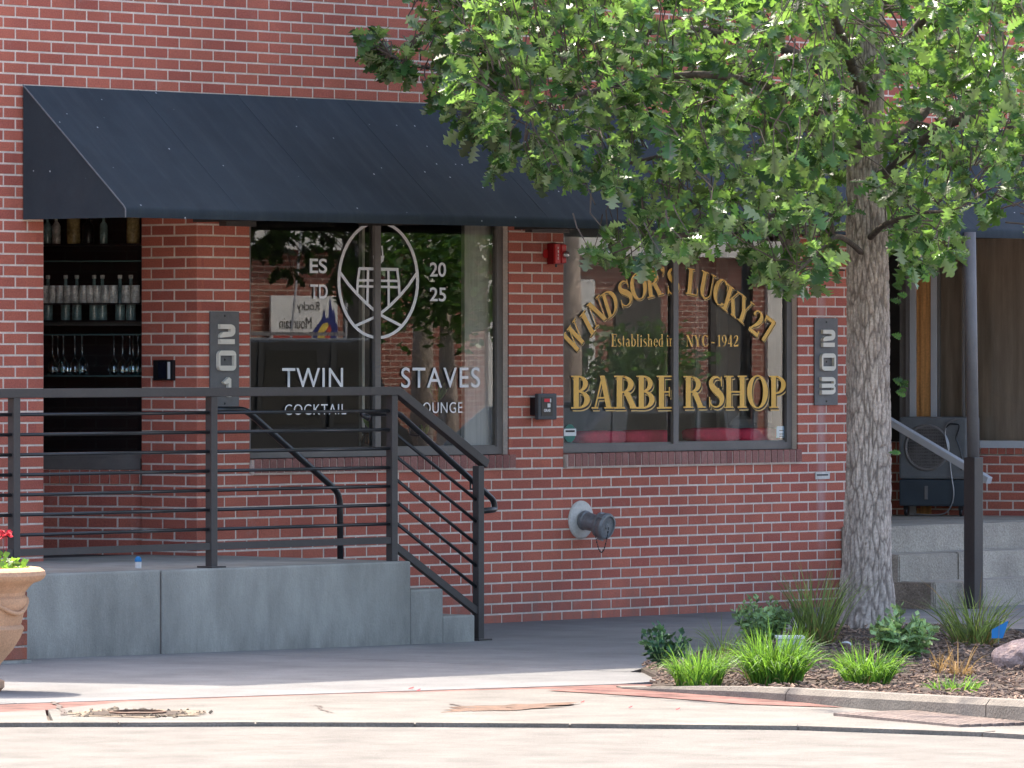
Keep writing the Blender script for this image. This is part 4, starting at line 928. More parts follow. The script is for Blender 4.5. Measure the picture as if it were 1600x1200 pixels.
# ================================================================== things fixed on the wall
def plate(name, pxs, label, digits):
    xa, ya, xb, yb = pxs; a = on_y(xa, ya, -.008); b = on_y(xb, yb, -.008); T = thing(name, ((a.x+b.x)/2, 0, b.z), label, 'number sign')
    k = MB(); k.box((a.x,-.012,b.z),(b.x,-.002,a.z)); k.build('plate', M_PLATE, T, bevel=.002)
    w = b.x-a.x; cx = (a.x+b.x)/2
    def pt(u, v): return (cx+(u-.5)*w, a.z-v*(a.z-b.z))
    def piece(poly, nm='digit', par=T, inner=None):
        y0, y1 = -.012, -.034; n = len(poly); P = [pt(*q) for q in poly]
        mb = MB(); mb.add([(x,y1,z) for x, z in P]+[(x,y0,z) for x, z in P], [tuple(range(n))]+[(i,i+n,(i+1) % n+n,(i+1) % n) for i in range(n)])
        return mb.build(nm, M_CREAM, par)
    def rbar(u0, u1, v0, v1, rt=True, lt=False, cut=0):     # horizontal bar, right end rounded above or below
        P = [(u0,v0)]
        return [(u0,v0),(u1-.0,v0),(u1,v1),(u0,v1)]
    arc = lambda cx_, cv, ru, rv, a0, a1, n=8: [(cx_+ru*cos(radians(a0+(a1-a0)*i/n)), cv-rv*sin(radians(a0+(a1-a0)*i/n))) for i in range(n+1)]
    V = lambda y: (y-ya)/(yb-ya)
    for ch, y0, y1 in digits:
        v0, v1 = V(y0), V(y1); H = v1-v0; y = lambda q: v0+q*H
        if ch == '2':
            d = piece([(.26,y(0))]+arc(.60,y(.24),.18,.24*H,90,0)+[(.78,y(.24)),(.62,y(.24)),(.26,y(.24))])
            piece([(.78,y(.243))]+arc(.60,y(.36),.18,.26*H,0,-90)+[(.27,y(.68))]+arc(.44,y(.60),.18,.22*H,180,90)+[(.62,y(.38)),(.62,y(.243))], 'stroke', d)
            piece([(.26,y(.75)),(.76,y(.75)),(.76,y(1)),(.26,y(1))], 'stroke', d)
        elif ch == '0':
            o = arc(.68,y(.24),.13,.24*H,90,0,6)+arc(.68,y(.76),.13,.24*H,0,-90,6)+arc(.33,y(.76),.13,.24*H,-90,-180,6)+arc(.33,y(.24),.13,.24*H,180,90,6)
            top = [q for q in o if q[1] <= y(.25)]; 
            d = piece(arc(.33,y(.24),.13,.24*H,180,90,6)+arc(.68,y(.24),.13,.24*H,90,0,6)+[(.81,y(.25)),(.20,y(.25))])
            piece([(.20,y(.75)),(.81,y(.75))]+arc(.68,y(.76),.13,.24*H,0,-90,6)+arc(.33,y(.76),.13,.24*H,-90,-180,6), 'stroke', d)
            piece([(.20,y(.252)),(.265,y(.252)),(.265,y(.748)),(.20,y(.748))], 'stroke', d); piece([(.745,y(.252)),(.81,y(.252)),(.81,y(.748)),(.745,y(.748))], 'stroke', d)
        elif ch == '1':
            d = piece([(.56,y(.0)),(.64,y(.10)),(.64,y(1)),(.55,y(1)),(.55,y(.30)),(.43,y(.36)),(.37,y(.27))])
        elif ch == '3':
            d = piece([(.20,y(0))]+arc(.62,y(.20),.17,.20*H,90,0)+[(.79,y(.24)),(.20,y(.24))])
            piece([(.20,y(.38)),(.79,y(.38)),(.74,y(.50)),(.79,y(.62)),(.20,y(.62))], 'stroke', d)
            piece([(.72,y(.242)),(.79,y(.242)),(.79,y(.378)),(.72,y(.378))], 'stroke', d); piece([(.72,y(.622)),(.79,y(.622)),(.79,y(.758)),(.72,y(.758))], 'stroke', d)
            piece([(.20,y(.76)),(.79,y(.76))]+arc(.62,y(.80),.17,.20*H,0,-90)+[(.20,y(1))], 'stroke', d)
    for v in (.045,.5,.955):
        z = pt(.5, v)[1]; k = MB(); k.lathe([(.008,0),(.006,.003)], (cx,-.0125,z), (0,-1,0), 10); k.build('screw', M_BLACK, T)
    return T
plate('number_sign', (328,486.5,373,637), 'grey plate with cream numbers 201 on the pier beside the lounge window', [('2',506.5,537.5),('0',547.5,579),('1',589,620)])
plate('number_sign', (1272.5,497,1308.5,633), 'grey plate with cream numbers 203 on the pier beside the tree', [('2',515,542),('0',552,579),('3',589,616)])
# fire alarm strobe
a, b = on_y(853, 381, 0), on_y(872, 413, 0); zt, zb = on_y(867,380,-.03).z, on_y(867,413,-.03).z
FS = thing('fire_alarm', ((a.x+b.x)/2, 0, zb), 'red fire alarm horn with clear strobe lens on the pier', 'fire alarm')
cx = on_y(873, 396, -.055).x; k = MB(); k.box((cx-.056,-.057,zb),(cx+.056,-.001,zt)); k.build('back_box', mat('dark_red_plastic', (.20,.004,.008), .4, .05, 6), FS, bevel=.004)
k = MB(); k.box((cx-.056,-.076,zb+.004),(cx-.004,-.0575,zt-.004)); k.build('horn_cover', M_REDP, FS, bevel=.005)
k = MB(); k.box((cx+.002,-.082,zb+.008),(cx+.05,-.0575,zt-.008)); k.build('strobe_base', M_REDP, FS, bevel=.008)
k = MB(); k.lathe([(.0,.0),(.026,.0),(.027,.010),(.020,.026),(.008,.032)], (cx+.03,-.081,(zb+zt)/2-.006), (0,-1,0), 18); k.build('strobe_lens', M_LENS, FS, smooth=True)
k = MB(); k.lathe([(.012,.0),(.012,.014),(.004,.02)], (cx+.03,-.081,(zb+zt)/2-.006), (0,-1,0), 10); k.build('strobe_bulb', M_WHITE, FS)
for i, ch in enumerate('FIRE'):
    z = (zb+zt)/2+.036-i*.022
    link('lettering', slab_text(ch, cx-.036, cx-.026, z-.008, z+.008, .01, 1, -.0785), FS, M_WHITE)
k = MB(); k.lathe([(.03,0),(.03,.004)], (cx-.072,-.004,(zb+zt)/2), (0,-1,0), 14); k.build('side_lug', M_REDP, FS)
k = MB(); k.tube([(cx-.02,-.05,zb+.002),(cx-.02,-.05,zb-.018)], .008, 8); k.build('cable_gland', M_BLACK, FS)
# key switch box
a, b = on_y(838, 615, -.06), on_y(867, 655.5, -.06)
KB = thing('entry_box', ((a.x+b.x)/2, 0, b.z), 'dark grey entry box with a red label on the pier left of the barbershop window', 'entry box')
k = MB(); k.box((a.x+.005,-.045,b.z+.03),(b.x-.012,-.001,a.z-.025)); k.build('back_box', M_BLACK, KB)
M_KBOX = mat('box_paint', (.055,.06,.068), .5, .08, 8)
k = MB(); k.box((a.x,-.078,b.z),(b.x,-.0455,a.z)); k.build('cover', M_KBOX, KB, bevel=.007)
c0, c1 = on_y(846, 620.5, -.08), on_y(863.5, 650, -.08); k = MB(); k.box((c0.x,-.0805,c1.z),(c1.x,-.0785,c0.z)); k.build('panel', M_BLACK, KB)
def ink(nm, xa, ya, xb, yb, m, par, Y): 
    p, q = on_y(xa,ya,Y), on_y(xb,yb,Y); k = MB(); k.box((p.x,Y-.001,q.z),(q.x,Y,p.z)); return k.build(nm, m, par)
M_REDL = mat('red_print', (.65,.01,.03), .5, .03, 8)
ink('red_label', 850.5, 623, 859, 628, M_REDL, KB, -.0815); ink('red_label_tip', 859.3, 622.8, 861, 628.6, M_PAPER, KB, -.0815); ink('pictogram', 855.5, 630.5, 860, 636.5, M_PAPER, KB, -.0815)
p, q = on_y(850.2, 639, -.083), on_y(860.3, 643.5, -.083)
link('lettering', slab_text('GRAB', p.x, q.x, q.z, p.z, .03, 1, -.082), KB, M_WHITE)
# doorbell reader on the jamb (faces the entrance)
def on_x(x, y, X=-2.946):
    dx, dy = ray(x); t = (X-CAM.x)/dx; return Vector((X, CAM.y+t*dy, CAM.z-(y-YH)/FPX*t))
a, b = on_x(243.5, 562.5), on_x(274.5, 594.5)
CR = thing('card_reader', (-2.946, (a.y+b.y)/2, b.z), 'small black card reader on the brick jamb next to the bottle window', 'card reader')
k = MB(); k.box((-2.972,b.y,b.z),(-2.947,a.y,a.z)); k.build('housing', M_BLACK, CR, bevel=.004)
a, b = on_x(262, 565.5, -2.974), on_x(265.8, 592, -2.974); k = MB(); k.box((-2.976,b.y,b.z),(-2.9735,a.y,a.z)); k.build('light_strip', M_PAPER, CR)
a, b = on_x(247, 566, -2.974), on_x(259.5, 591, -2.974); k = MB(); k.box((-2.9745,b.y,b.z),(-2.9725,a.y,a.z)); k.build('panel', mat('dark_blue_panel', (.008,.010,.020), .2, .02, 5), CR)
# painted over mark on the pier: small pale plate
a, b = on_y(1273, 737.5, 0), on_y(1295.5, 748.5, 0)
WP = thing('wall_plate', ((a.x+b.x)/2, 0, b.z), 'small pale painted conduit plate on the brick pier below the 203 sign', 'plate')
k = MB(); k.box((a.x,-.008,b.z),(b.x,-.0005,a.z)); k.build('plate', M_PLWHT, WP, bevel=.003)
a, b = on_y(1275, 741, 0), on_y(1292, 743, 0); k = MB(); k.box((a.x,-.0115,b.z),(b.x,-.0082,a.z)); k.build('slot', M_KBOX, WP)
# fire department connection
fc = on_y(907, 812, 0)
FD = thing('hose_connection', fc, 'grey fire hose connection with chained cap on a round white plate', 'hose connection')
k = MB(); k.lathe([(.127,.0),(.127,.006),(.118,.014),(.07,.020),(.06,.02)], (fc.x,-.001,fc.z), (0,-1,0), 40); k.build('escutcheon', M_PLWHT, FD, auto=.5)
ax = Vector((.10,-1,-.22)).normalized(); o = Vector((fc.x,-.02,fc.z))
k = MB(); k.lathe([(.062,0),(.066,.008),(.066,.024),(.060,.03),(.058,.085),(.054,.1),(.050,.125)], o, ax, 28); k.build('pipe', M_GREYC, FD, auto=.5)
k = MB(); k.lathe([(.052,.124),(.054,.126),(.054,.142),(.052,.144)], o, ax, 28); k.build('red_collar', M_REDP, FD)
k = MB(); k.lathe([(.070,.128),(.083,.133),(.085,.150),(.078,.155),(.078,.165),(.087,.169),(.090,.196),(.083,.209),(.072,.211),(.070,.198),(.02,.196),(.016,.204),(.004,.205)], o, ax, 32); cp = k.build('cap', M_GREYC, FD, auto=.5)
e1 = ax.orthogonal().normalized(); e2 = ax.cross(e1)
for i in range(3):
    q = 2*pi*i/3+.5; n_ = e1*cos(q)+e2*sin(q); k = MB(); k.obox(o+ax*.182+n_*.091, ax, n_, ax.cross(n_), .017, .008, .016); k.build('lug', M_GREYC, cp)
c0 = o+ax*.215+Vector((0,0,-.0)); c1 = o+ax*.10+Vector((0,0,-.055))
k = MB(); N_ = 26
for i in range(N_):
    s = i/(N_-1); p = c0.lerp(c1, s) + Vector((0,0,-.245*4*s*(1-s)*.62)) ; s2 = (i+.8)/(N_-1); p2 = c0.lerp(c1, s2)+Vector((0,0,-.245*4*s2*(1-s2)*.62))
    k.tube([p, p2], .0048 if i % 2 else .003, 5)
k.build('chain', M_CHAIN, FD)
# ================================================================== inside the windows
# shelves with bottles behind the splayed window (s along the window from back to front, d depth behind it)
def spt(s, d, z): p = SP0 + SPD*s - nS*d; return Vector((p.x, p.y, z))
def on_s(x, y, d):
    dx, dy = ray(x); o = SP0 - nS*d
    t = ((o.x-CAM.x)*nS.x+(o.y-CAM.y)*nS.y)/(dx*nS.x+dy*nS.y); return Vector((CAM.x+t*dx, CAM.y+t*dy, CAM.z-(y-YH)/FPX*t))
BZ = lambda y, d=.20: on_s(145, y, d).z
sh = thing('bar_shelf', spt(.7, .2, .5), 'dark back bar shelf seen through the entrance window', 'shelf')
k = MB(); k.obox(spt(.75,.42,1.7), SPD, nS, upv, .75, .01, 1.15); k.build('back_panel', M_BLACK, sh)
SHZ = [BZ(381), BZ(407), BZ(500.5), BZ(521.5), BZ(586)]
M_SHELF = mat('glass_shelf_edge', (.07,.13,.13), .2, .05, 5)
for i, z in enumerate(SHZ):
    k = MB(); k.obox(spt(.75,.25,z-.006), SPD, nS, upv, .75, .15, .005); k.build('shelf_board', M_SHELF if i in (1,3,4) else M_BLACK, sh)
k = MB(); k.obox(spt(.75,.16,BZ(506)), SPD, nS, upv, .75, .006, .012); k.build('rail', M_ROOM, sh)
M_AMBER = mat('amber_liquid', (.50,.36,.15), .25, .25, 20, .3, 60); M_GREYG = mat('grey_glass', (.80,.77,.72), .18, .25, 25, .2, 90, spec=.8); M_TEALG = mat('sea_glass', (.24,.36,.35), .18, .2, 25, .2, 90, spec=.8)
def bottle(x, ztop, z, m, lab, d=.2, r=.034, neck=True):
    p = on_s(x, 500, d); h = ztop - z
    T = thing('bottle', (p.x, p.y, z), lab, 'bottle', 'bottles on the back bar shelves')
    prof = [(r*.96,0),(r,.006),(r,h*.60),(r*.8,h*.68),(r*.36,h*.76),(r*.32,h*.96),(r*.40,h*.97),(r*.40,h)] if neck else [(r*.96,0),(r,.006),(r,h*.9),(r*.8,h)]
    k = MB(); k.lathe(prof, (p.x,p.y,z), None, 16); k.build('glass_body', m, T, auto=.6)
    if neck: k = MB(); k.lathe([(r*.46,h*.93),(r*.46,h*1.01)], (p.x,p.y,z), None, 10); k.build('cap', M_GREYG if m is not M_GREYG else M_BLACK, T)
xs7 = [75, 102.5, 120, 147, 160, 187.5, 204.5]
ORD = ['leftmost','second from the left','third from the left','fourth from the left','fifth from the left','sixth from the left','seventh from the left','eighth from the left','ninth from the left','tenth from the left','eleventh from the left','rightmost']
for i, x in enumerate(xs7): bottle(x, BZ(430.5), SHZ[2]+.001, M_TEALG, 'tall sea green bottle, ' + (ORD[i] if i < 6 else 'rightmost') + ' on the middle bar shelf', .22, .031)
for i, x in enumerate([70, 82.5, 93, 106, 116, 131, 141, 152, 165, 177, 197, 212]):
    p = on_s(x, 470, .115); z = BZ(473.5,.115); h = BZ(446,.115)-z
    T = thing('drinking_glass', (p.x,p.y,z), 'pale upturned tumbler, ' + ORD[i] + ' in the row behind the bottles', 'glass', 'tumblers in a row on the middle bar shelf')
    k = MB(); k.lathe([(.026,0),(.031,h*.1),(.027,h)], (p.x,p.y,z), None, 12); k.build('tumbler', M_GREYG, T, auto=.6)
k = MB(); k.obox(spt(.75,.115,BZ(473.5,.115)-.006), SPD, nS, upv, .75, .045, .004); k.build('shelf_board', M_BLACK, sh)
for i, x in enumerate([82, 90.5, 99, 117, 128.5, 178, 191.5, 203, 208, 216]):
    p = on_s(x, 560, .2 + .03*(i % 2)); zt = SHZ[3]; h = .29
    T = thing('wine_glass', (p.x,p.y,zt-h), 'clear wine glass hanging upside down, ' + (ORD[i] if i < 9 else 'rightmost') + ' in the bar rack', 'wine glass', 'wine glasses hanging in the bar rack')
    k = MB(); k.lathe([(.030,h-.012),(.030,h-.008),(.006,h-.014),(.0045,h*.52),(.012,h*.47),(.036,h*.36),(.040,h*.18),(.034,.02)], (p.x,p.y,zt-h), None, 14); k.build('stemware', M_BOTTLE, T, smooth=True)
for x, m, r, lb in ((115, M_AMBER, .044, 'amber jar, left of the two bright jars on the top bar shelf'), (208, M_AMBER, .042, 'amber jar, right of the two bright jars on the top bar shelf')): bottle(x, BZ(335), SHZ[0]+.001, m, lb, .2, r, False)
for x, m, r, lb in ((74, M_TEALG, .03, 'blue green bottle in the left corner of the top bar shelf'), (88, M_GREYG, .028, 'slim dark bottle beside the blue green one on the top shelf'), (138, M_BLACK, .036, 'black bottle right of the left amber jar'), (162, M_TEALG, .026, 'green bottle in the middle of the top bar shelf')): bottle(x, BZ(335), SHZ[0]+.001, m, lb, .2, r, True)

# barbershop: red cushions on the window seat, inner frame, papers
k = MB(); k.box((.57,.16,1.0),(2.93,.62,1.16)); k.build('window_seat', M_ROOM2, BLD)
def cushion(xa, xb, ya, yb, lab, sd):
    Y = .30; a, b = on_y(xa, ya, Y), on_y(xb, yb, Y); c = (a+b)/2; w = (b.x-a.x)/2; h = (a.z-b.z)/2; bm = bmesh.new()
    bmesh.ops.create_cube(bm, size=2); bmesh.ops.subdivide_edges(bm, edges=bm.edges[:], cuts=5, use_grid_fill=True)
    for v in bm.verts:
        p = v.co.copy(); l = max(abs(p.x),abs(p.y),abs(p.z)); e = (abs(p.x)**4+abs(p.y)**4+abs(p.z)**4)**.25
        p = p/e; q = mnoise.noise((p.x*2+sd, p.y*2, p.z*2))*.06
        v.co = Vector((c.x+p.x*w*(1+q), Y+p.y*.10, c.z+p.z*h*(1+q)))
    for f in bm.faces: f.smooth = True
    me = bpy.data.meshes.new('cushion'); bm.to_mesh(me); bm.free(); tag(link('seat_cushion', me, None, M_CUSH), lab, 'cushion', 'red cushions in the barbershop window')
cushion(898, 969, 673, 693, 'dull red cushion, leftmost in the barbershop window', 1); cushion(966, 1045, 672, 693, 'red cushion just left of the window mullion', 2)
cushion(1075, 1150, 668.5, 690, 'red cushion just right of the window mullion', 3); cushion(1144, 1210, 669, 690, 'red cushion nearest the pale blue notice', 4)
def inner(xa, xb, Y, m, nm, z0=1.16, z1=2.85, th=.03, par=BLD):
    a, b = on_y(xa, 550, Y).x, on_y(xb, 550, Y).x; k = MB(); k.box((a,Y,z0),(b,Y+th,z1)); return k.build(nm, m, par)
M_TAUPE = mat('taupe_post', (.60,.58,.52), .7, .06, 4); M_GREYP = mat('grey_partition', (.42,.42,.41), .8, .08, 3)
inner(1045.5, 1053, .35, M_TAUPE, 'inner_post'); inner(1087, 1092, 1.0, M_TAUPE, 'inner_post', .5); inner(1092, 1122, 1.05, M_GREYP, 'partition', .5); inner(1124, 1137, .9, M_TAUPE, 'inner_post', .5)
inner(1172, 1242, .75, mat('pale_partition', (.82,.82,.79), .85, .07, 3), 'partition', .5)
k = MB(); k.obox(on_y(1130, 640, .7), Vector((1,0,0)), Vector((0,1,0)), Vector((0,0,1)), .01,.01,.01)
a, b = on_y(1177, 644, .5), on_y(1206, 660, .5)
T = thing('paper_card', ((a.x+b.x)/2, .5, b.z), 'white paper card propped inside the barbershop window above the cushions', 'card'); k = MB(); k.box((a.x,.5,b.z),(b.x,.504,a.z)); k.build('card', M_PAPER, T); k = MB(); k.box((a.x+.02,.62,1.16),(b.x-.02,.70,b.z-.0)); k.build('stand', M_GREYP, T)
T = thing('white_bowl', on_y(1160, 670, .6), 'crumpled pale plastic bag behind the right cushions', 'bag'); c = on_y(1160, 662, .6)
k = MB(); k.lathe([(.085,-.05),(.095,-.01),(.07,.03),(.035,.055),(.02,.10)], c, None, 9); k.build('bag', M_PAPER, T)
# lounge: pale roller panel, plants, copper pot
inner(726, 774, .13, mat('grey_curtain', (.60,.58,.55), .9, .1, 3, stretch=(20,1,1)), 'curtain', 1.10)
inner(566, 570, .5, M_TAUPE, 'inner_post')
k = MB(); k.box((-2.40,.16,1.0),(-.10,.50,1.13)); k.build('window_ledge', M_ROOM, BLD)
def inner_leaves(name, cx, cy, Y, lab, n, h, wd, m, sd, base=1.135):
    c = on_y(cx, cy, Y); rr = random.Random(sd); mb = MB()
    for i in range(n):
        a = rr.uniform(0, 2*pi); l = h*rr.uniform(.7,1.1); sp = rr.uniform(.25,.8); p0 = Vector((c.x, Y, c.z)); D = Vector((cos(a)*sp, sin(a)*sp*.6, 1)).normalized(); sd_ = D.cross(Vector((cos(a+1.3), sin(a+1.3), .2))).normalized()
        pts = [p0 + D*l*q + Vector((0,0,-.25*l*q*q*sp)) for q in (0,.33,.66,1)]; ws = [.4,1,.8,.05]
        vs = [];
        for p, q in zip(pts, ws): vs += [p+sd_*wd*q, p-sd_*wd*q]
        mb.add(vs, [(0,1,3,2),(2,3,5,4),(4,5,7,6)])
    T = thing(name, (c.x,Y,base), lab, 'plant'); mb.build('leaves', m, T)
    k = MB(); k.lathe([(.04,base-c.z-.0),(.055,(base-c.z)*.3),(.05,.0),(.04,-.01)] if base < c.z else [(.04,-.02),(.05,0)], c, None, 14); k.build('pot', M_ROOM, T, auto=.6); return T
inner_leaves('potted_plant', 684, 628, .30, 'spiky green houseplant behind the stair rail in the lounge window', 30, .15, .012, M_GRASS, 5)
inner_leaves('potted_plant', 664, 680, .28, 'small bright houseplant low in the lounge window beside the steps', 20, .09, .012, M_GRASS, 6)
inner_leaves('potted_plant', 576, 668, .33, 'small green houseplant in a copper pot left of the lounge mullion', 22, .10, .012, M_GRASS, 8, 1.24)
c = on_y(575, 690, .30); M_COPPER = mat('copper', (.62,.27,.13), .22, .06, 5, metal=1)
T = thing('copper_pot', (c.x,.30,1.131), 'copper coloured vase on the ledge of the lounge window', 'vase'); k = MB(); k.lathe([(.03,0),(.045,.02),(.05,.07),(.03,.11),(.034,.12),(.026,.12)], (c.x,.30,1.131), None, 20); k.build('vase', M_COPPER, T, auto=.7)

# ================================================================== the tree
TB = Vector((-.42, -3.29, .06)); rt = random.Random(11)
TREE = thing('oak_tree', TB, 'leafy oak with grey furrowed bark standing in the planting bed before the shops', 'tree')
axis = [(-.42,-3.29,-.05),(-.42,-3.29,.5),(-.405,-3.285,1.2),(-.40,-3.28,1.9),(-.405,-3.27,2.45),(-.40,-3.25,3.0),(-.33,-3.22,3.6),(-.30,-3.2,4.4),(-.26,-3.15,5.6)]
rad = [.20,.150,.137,.135,.129,.118,.105,.085,.05]
def tr(z):
    for (a, b, ra, rb) in zip(axis, axis[1:], rad, rad[1:]):
        if z <= b[2]:
            u = max(0,(z-a[2])/(b[2]-a[2])); u2 = u*u*(3-2*u)*.3+u*.7; return Vector((a[0]+(b[0]-a[0])*u, a[1]+(b[1]-a[1])*u, z)), ra+(rb-ra)*u2
    return Vector(axis[-1]), rad[-1]
NA, NZ = 150, 430; zs = [-.05+ (5.6+.05)*i/NZ for i in range(NZ+1)]
vs = []; gr = []
def groove(th, z, r):
    x, y = cos(th), sin(th)
    wx = mnoise.noise((x*3, y*3, z*2.5))*.9
    a = mnoise.voronoi((x*4.4+wx*.6, y*4.4+wx*.6, z*6.5+wx*.9), distance_metric='DISTANCE', exponent=2.5)[0]
    e = a[1]-a[0]
    b = mnoise.voronoi((x*9.5+5+wx*.4, y*9.5, z*15), distance_metric='DISTANCE', exponent=2.5)[0]; e2 = b[1]-b[0]
    g1 = max(0, 1-e/.22); g2 = max(0, 1-e2/.20)
    return g1, g2, mnoise.noise((x*12, y*12, z*9))
for z in zs:
    c, r = tr(z); fl = .05*math.exp(-max(0,z)/.16)
    for k in range(NA):
        th = 2*pi*k/NA; g1, g2, nn = groove(th, z, r)
        lump = .010*mnoise.noise((cos(th)*1.3, sin(th)*1.3, z*1.2)); 
        root = fl*(.5+.5*cos(th*5+1))
        kn = .012*math.exp(-(((z-1.93)/.10)**2)-(((((th-radians(222)+pi) % (2*pi))-pi)/.55)**2))
        rr = r + lump + root + kn - .013*g1 - .006*g2 + .003*nn
        vs.append((c.x+rr*cos(th), c.y+rr*sin(th), z)); gr.append(min(1, g1*.85+g2*.28))
fs = [(i*NA+k, i*NA+(k+1) % NA, (i+1)*NA+(k+1) % NA, (i+1)*NA+k) for i in range(NZ) for k in range(NA)]
me = bpy.data.meshes.new('trunk'); me.from_pydata(vs, [], fs); me.polygons.foreach_set('use_smooth', [True]*len(me.polygons))
at = me.attributes.new('groove', 'FLOAT', 'POINT'); at.data.foreach_set('value', gr)
link('trunk', me, TREE, M_BARK)
# limbs
limbs = []
def limb(pts, r0, r1):
    P = [Vector(p) for p in pts]; out = []
    Q = [P[0]]+P+[P[-1]]
    for i in range(1, len(Q)-2):
        for k in range(6):
            u = k/6; a, b, c, d = Q[i-1], Q[i], Q[i+1], Q[i+2]
            out.append(.5*(2*b+(c-a)*u+(2*a-5*b+4*c-d)*u*u+(3*b-a-3*c+d)*u**3))
    out.append(P[-1]); n = len(out)
    out = [p + Vector((mnoise.noise(p*3)*.03, mnoise.noise(p*3+Vector((7,0,0)))*.03, mnoise.noise(p*3+Vector((0,9,0)))*.03))*(i/n) for i, p in enumerate(out)]
    rs = [r0+(r1-r0)*i/(n-1) for i in range(n)]
    k = MB(); k.tube(out, rs, 9); k.build('limb', M_LIMB, TREE, smooth=True); limbs.append((out, rs))
def T_(z): return tr(z)[0]
def bp(x, y, dt): return at_t(x, y, 37.8+dt)
limb([T_(2.62), bp(1300,322,-.1), bp(1250,330,-.25), bp(1190,345,-.5), bp(1110,360,-.8), bp(1010,372,-1.0)], .040, .012)
limb([T_(2.95), bp(1285,230,.2), bp(1250,185,.5), bp(1180,200,.8), bp(1090,230,1.0), bp(960,255,1.1)], .042, .010)
limb([T_(3.05), bp(1320,210,-.4), bp(1240,150,-.9), bp(1120,120,-1.3), bp(980,130,-1.5), bp(820,175,-1.6)], .045, .010)
limb([T_(3.3), bp(1300,120,.3), bp(1180,60,.6), bp(1000,50,.8), bp(820,80,.7), bp(700,110,.6), bp(610,85,.5)], .045, .008)
limb([T_(2.8), bp(1400,260,-.2), bp(1470,200,-.5), bp(1540,190,-.7), bp(1640,230,-.9)], .040, .012)
limb([T_(3.0), bp(1420,200,.4), bp(1500,120,.8), bp(1620,80,1.1), bp(1760,60,1.3)], .042, .012)
limb([T_(3.3), bp(1330,100,-.8), bp(1300,20,-1.6), bp(1260,-60,-2.3)], .040, .012)
limb([T_(3.5), bp(1420,60,-.6), bp(1500,-40,-1.3), bp(1600,-120,-1.8)], .040, .012)
limb([T_(3.9), bp(1250,-60,.7), bp(1100,-110,1.2), bp(900,-120,1.4)], .035, .010)
limb([T_(2.45), bp(1385,350,-.5), bp(1430,335,-1.0), bp(1480,330,-1.4)], .022, .008)
limb([T_(2.35), bp(1310,370,-.5), bp(1270,400,-.9), bp(1240,430,-1.2)], .020, .006)
# leaves
def leaf_mesh(L, seed):
    rr = random.Random(seed); out = []
    lob = [(0,.015),(.12,.03),(.20,.17),(.29,.06),(.41,.30),(.49,.10),(.61,.40),(.70,.13),(.82,.34),(.88,.14),(.95,.13),(1.0,.0)]
    mid = []
    vsl = []; 
    fold = rr.uniform(.12,.45); curl = rr.uniform(-.35,.25)
    def P(t, w): 
        return (t*L, w*L*.88, abs(w)*L*fold + curl*L*t*t*.5)
    up = [P(t, w) for t, w in lob]; dn = [P(t, -w*rr.uniform(.85,1.1)) for t, w in lob]; ce = [P(t, 0) for t, _ in lob]
    v = ce + up + dn; n = len(lob); f = []
    for i in range(n-1):
        f.append((i, i+1, n+i+1, n+i)); f.append((i+1, i, 2*n+i, 2*n+i+1))
    return v, f
LEAVES = [leaf_mesh(1.0, s) for s in range(6)]
CROWN = [(690,-160),(640,-60),(655,10),(668,90),(672,130),(668,160),(700,172),(720,205),(765,235),(768,270),(790,278),(830,262),(850,285),(880,296),(905,285),(935,296),(985,296),(1000,335),(955,352),(920,368),(912,392),(950,415),(1000,420),(1060,405),(1110,392),(1130,380),(1165,395),(1182,432),(1222,448),(1250,470),(1275,448),(1303,440),(1322,385),(1400,400),(1422,440),(1440,425),(1470,400),(1498,392),(1500,345),(1530,332),(1560,345),(1590,352),(1720,380),(1760,-160)]
SPRIG = [(556,66),(590,40),(632,60),(655,90),(648,128),(610,138),(578,118)]
GAPS = [[(985,258),(1000,215),(1040,205),(1035,250),(1010,290)],[(1140,255),(1160,175),(1190,165),(1180,215),(1165,265)],[(1318,250),(1340,250),(1335,320),(1318,315)],[(1225,265),(1245,255),(1240,290),(1225,292)],[(900,230),(920,235),(918,262),(902,258)],[(1400,60),(1412,62),(1408,92),(1398,88)],[(1335,120),(1410,120),(1408,170),(1340,175)],[(1530,300),(1560,260),(1600,300),(1600,345),(1560,335)],[(1200,190),(1235,185),(1225,230),(1205,228)],[(960,90),(985,88),(985,130),(965,128)]]
twigs = []
def ok(x, y): return (inpoly(x, y, CROWN) or inpoly(x, y, SPRIG))
def in_gap(x, y): return any(inpoly(x, y, G) for G in GAPS)
allp = [(p, r) for pts, rs in limbs for p, r in zip(pts, rs)]
cl = []
tries = 0
while len(cl) < 1800 and tries < 90000:
    tries += 1
    x = rt.uniform(550, 1760); y = rt.uniform(-150, 475)
    if not ok(x, y) or (in_gap(x, y) and rt.random() < .93): continue
    dxm = (x-1355)/254; R = 5.0; dep = math.sqrt(max(.1, R*R-dxm*dxm))*.52
    if inpoly(x, y, SPRIG): dt = .5+rt.uniform(-.25,.25)
    else: dt = rt.uniform(-dep, dep*.72)
    p = at_t(x, y, 37.8+dt)
    if p.y > -1.05: continue
    # not in front of the bare trunk
    if 1318 < x < 1398 and y > 330 and dt < .1: continue
    # thin out low down near the trunk, keep leaves in sprays about limbs
    nz = mnoise.noise((p.x*1.5, p.y*1.5, p.z*2.2))
    if nz < -.22 and rt.random() < .8: continue
    cl.append(p)
hi = 0
while hi < 130:                                # crown above the frame, it shades what lies below
    a = rt.uniform(0, 2*pi); q = math.sqrt(rt.random())*3.4; z = rt.uniform(4.0, 6.6); q *= math.sqrt(max(.05, 1-((z-4)/2.8)**2))
    p = Vector((-.3+q*cos(a), -3.3+q*sin(a), z))
    if p.y > -.9: continue
    cl.append(p); hi += 1
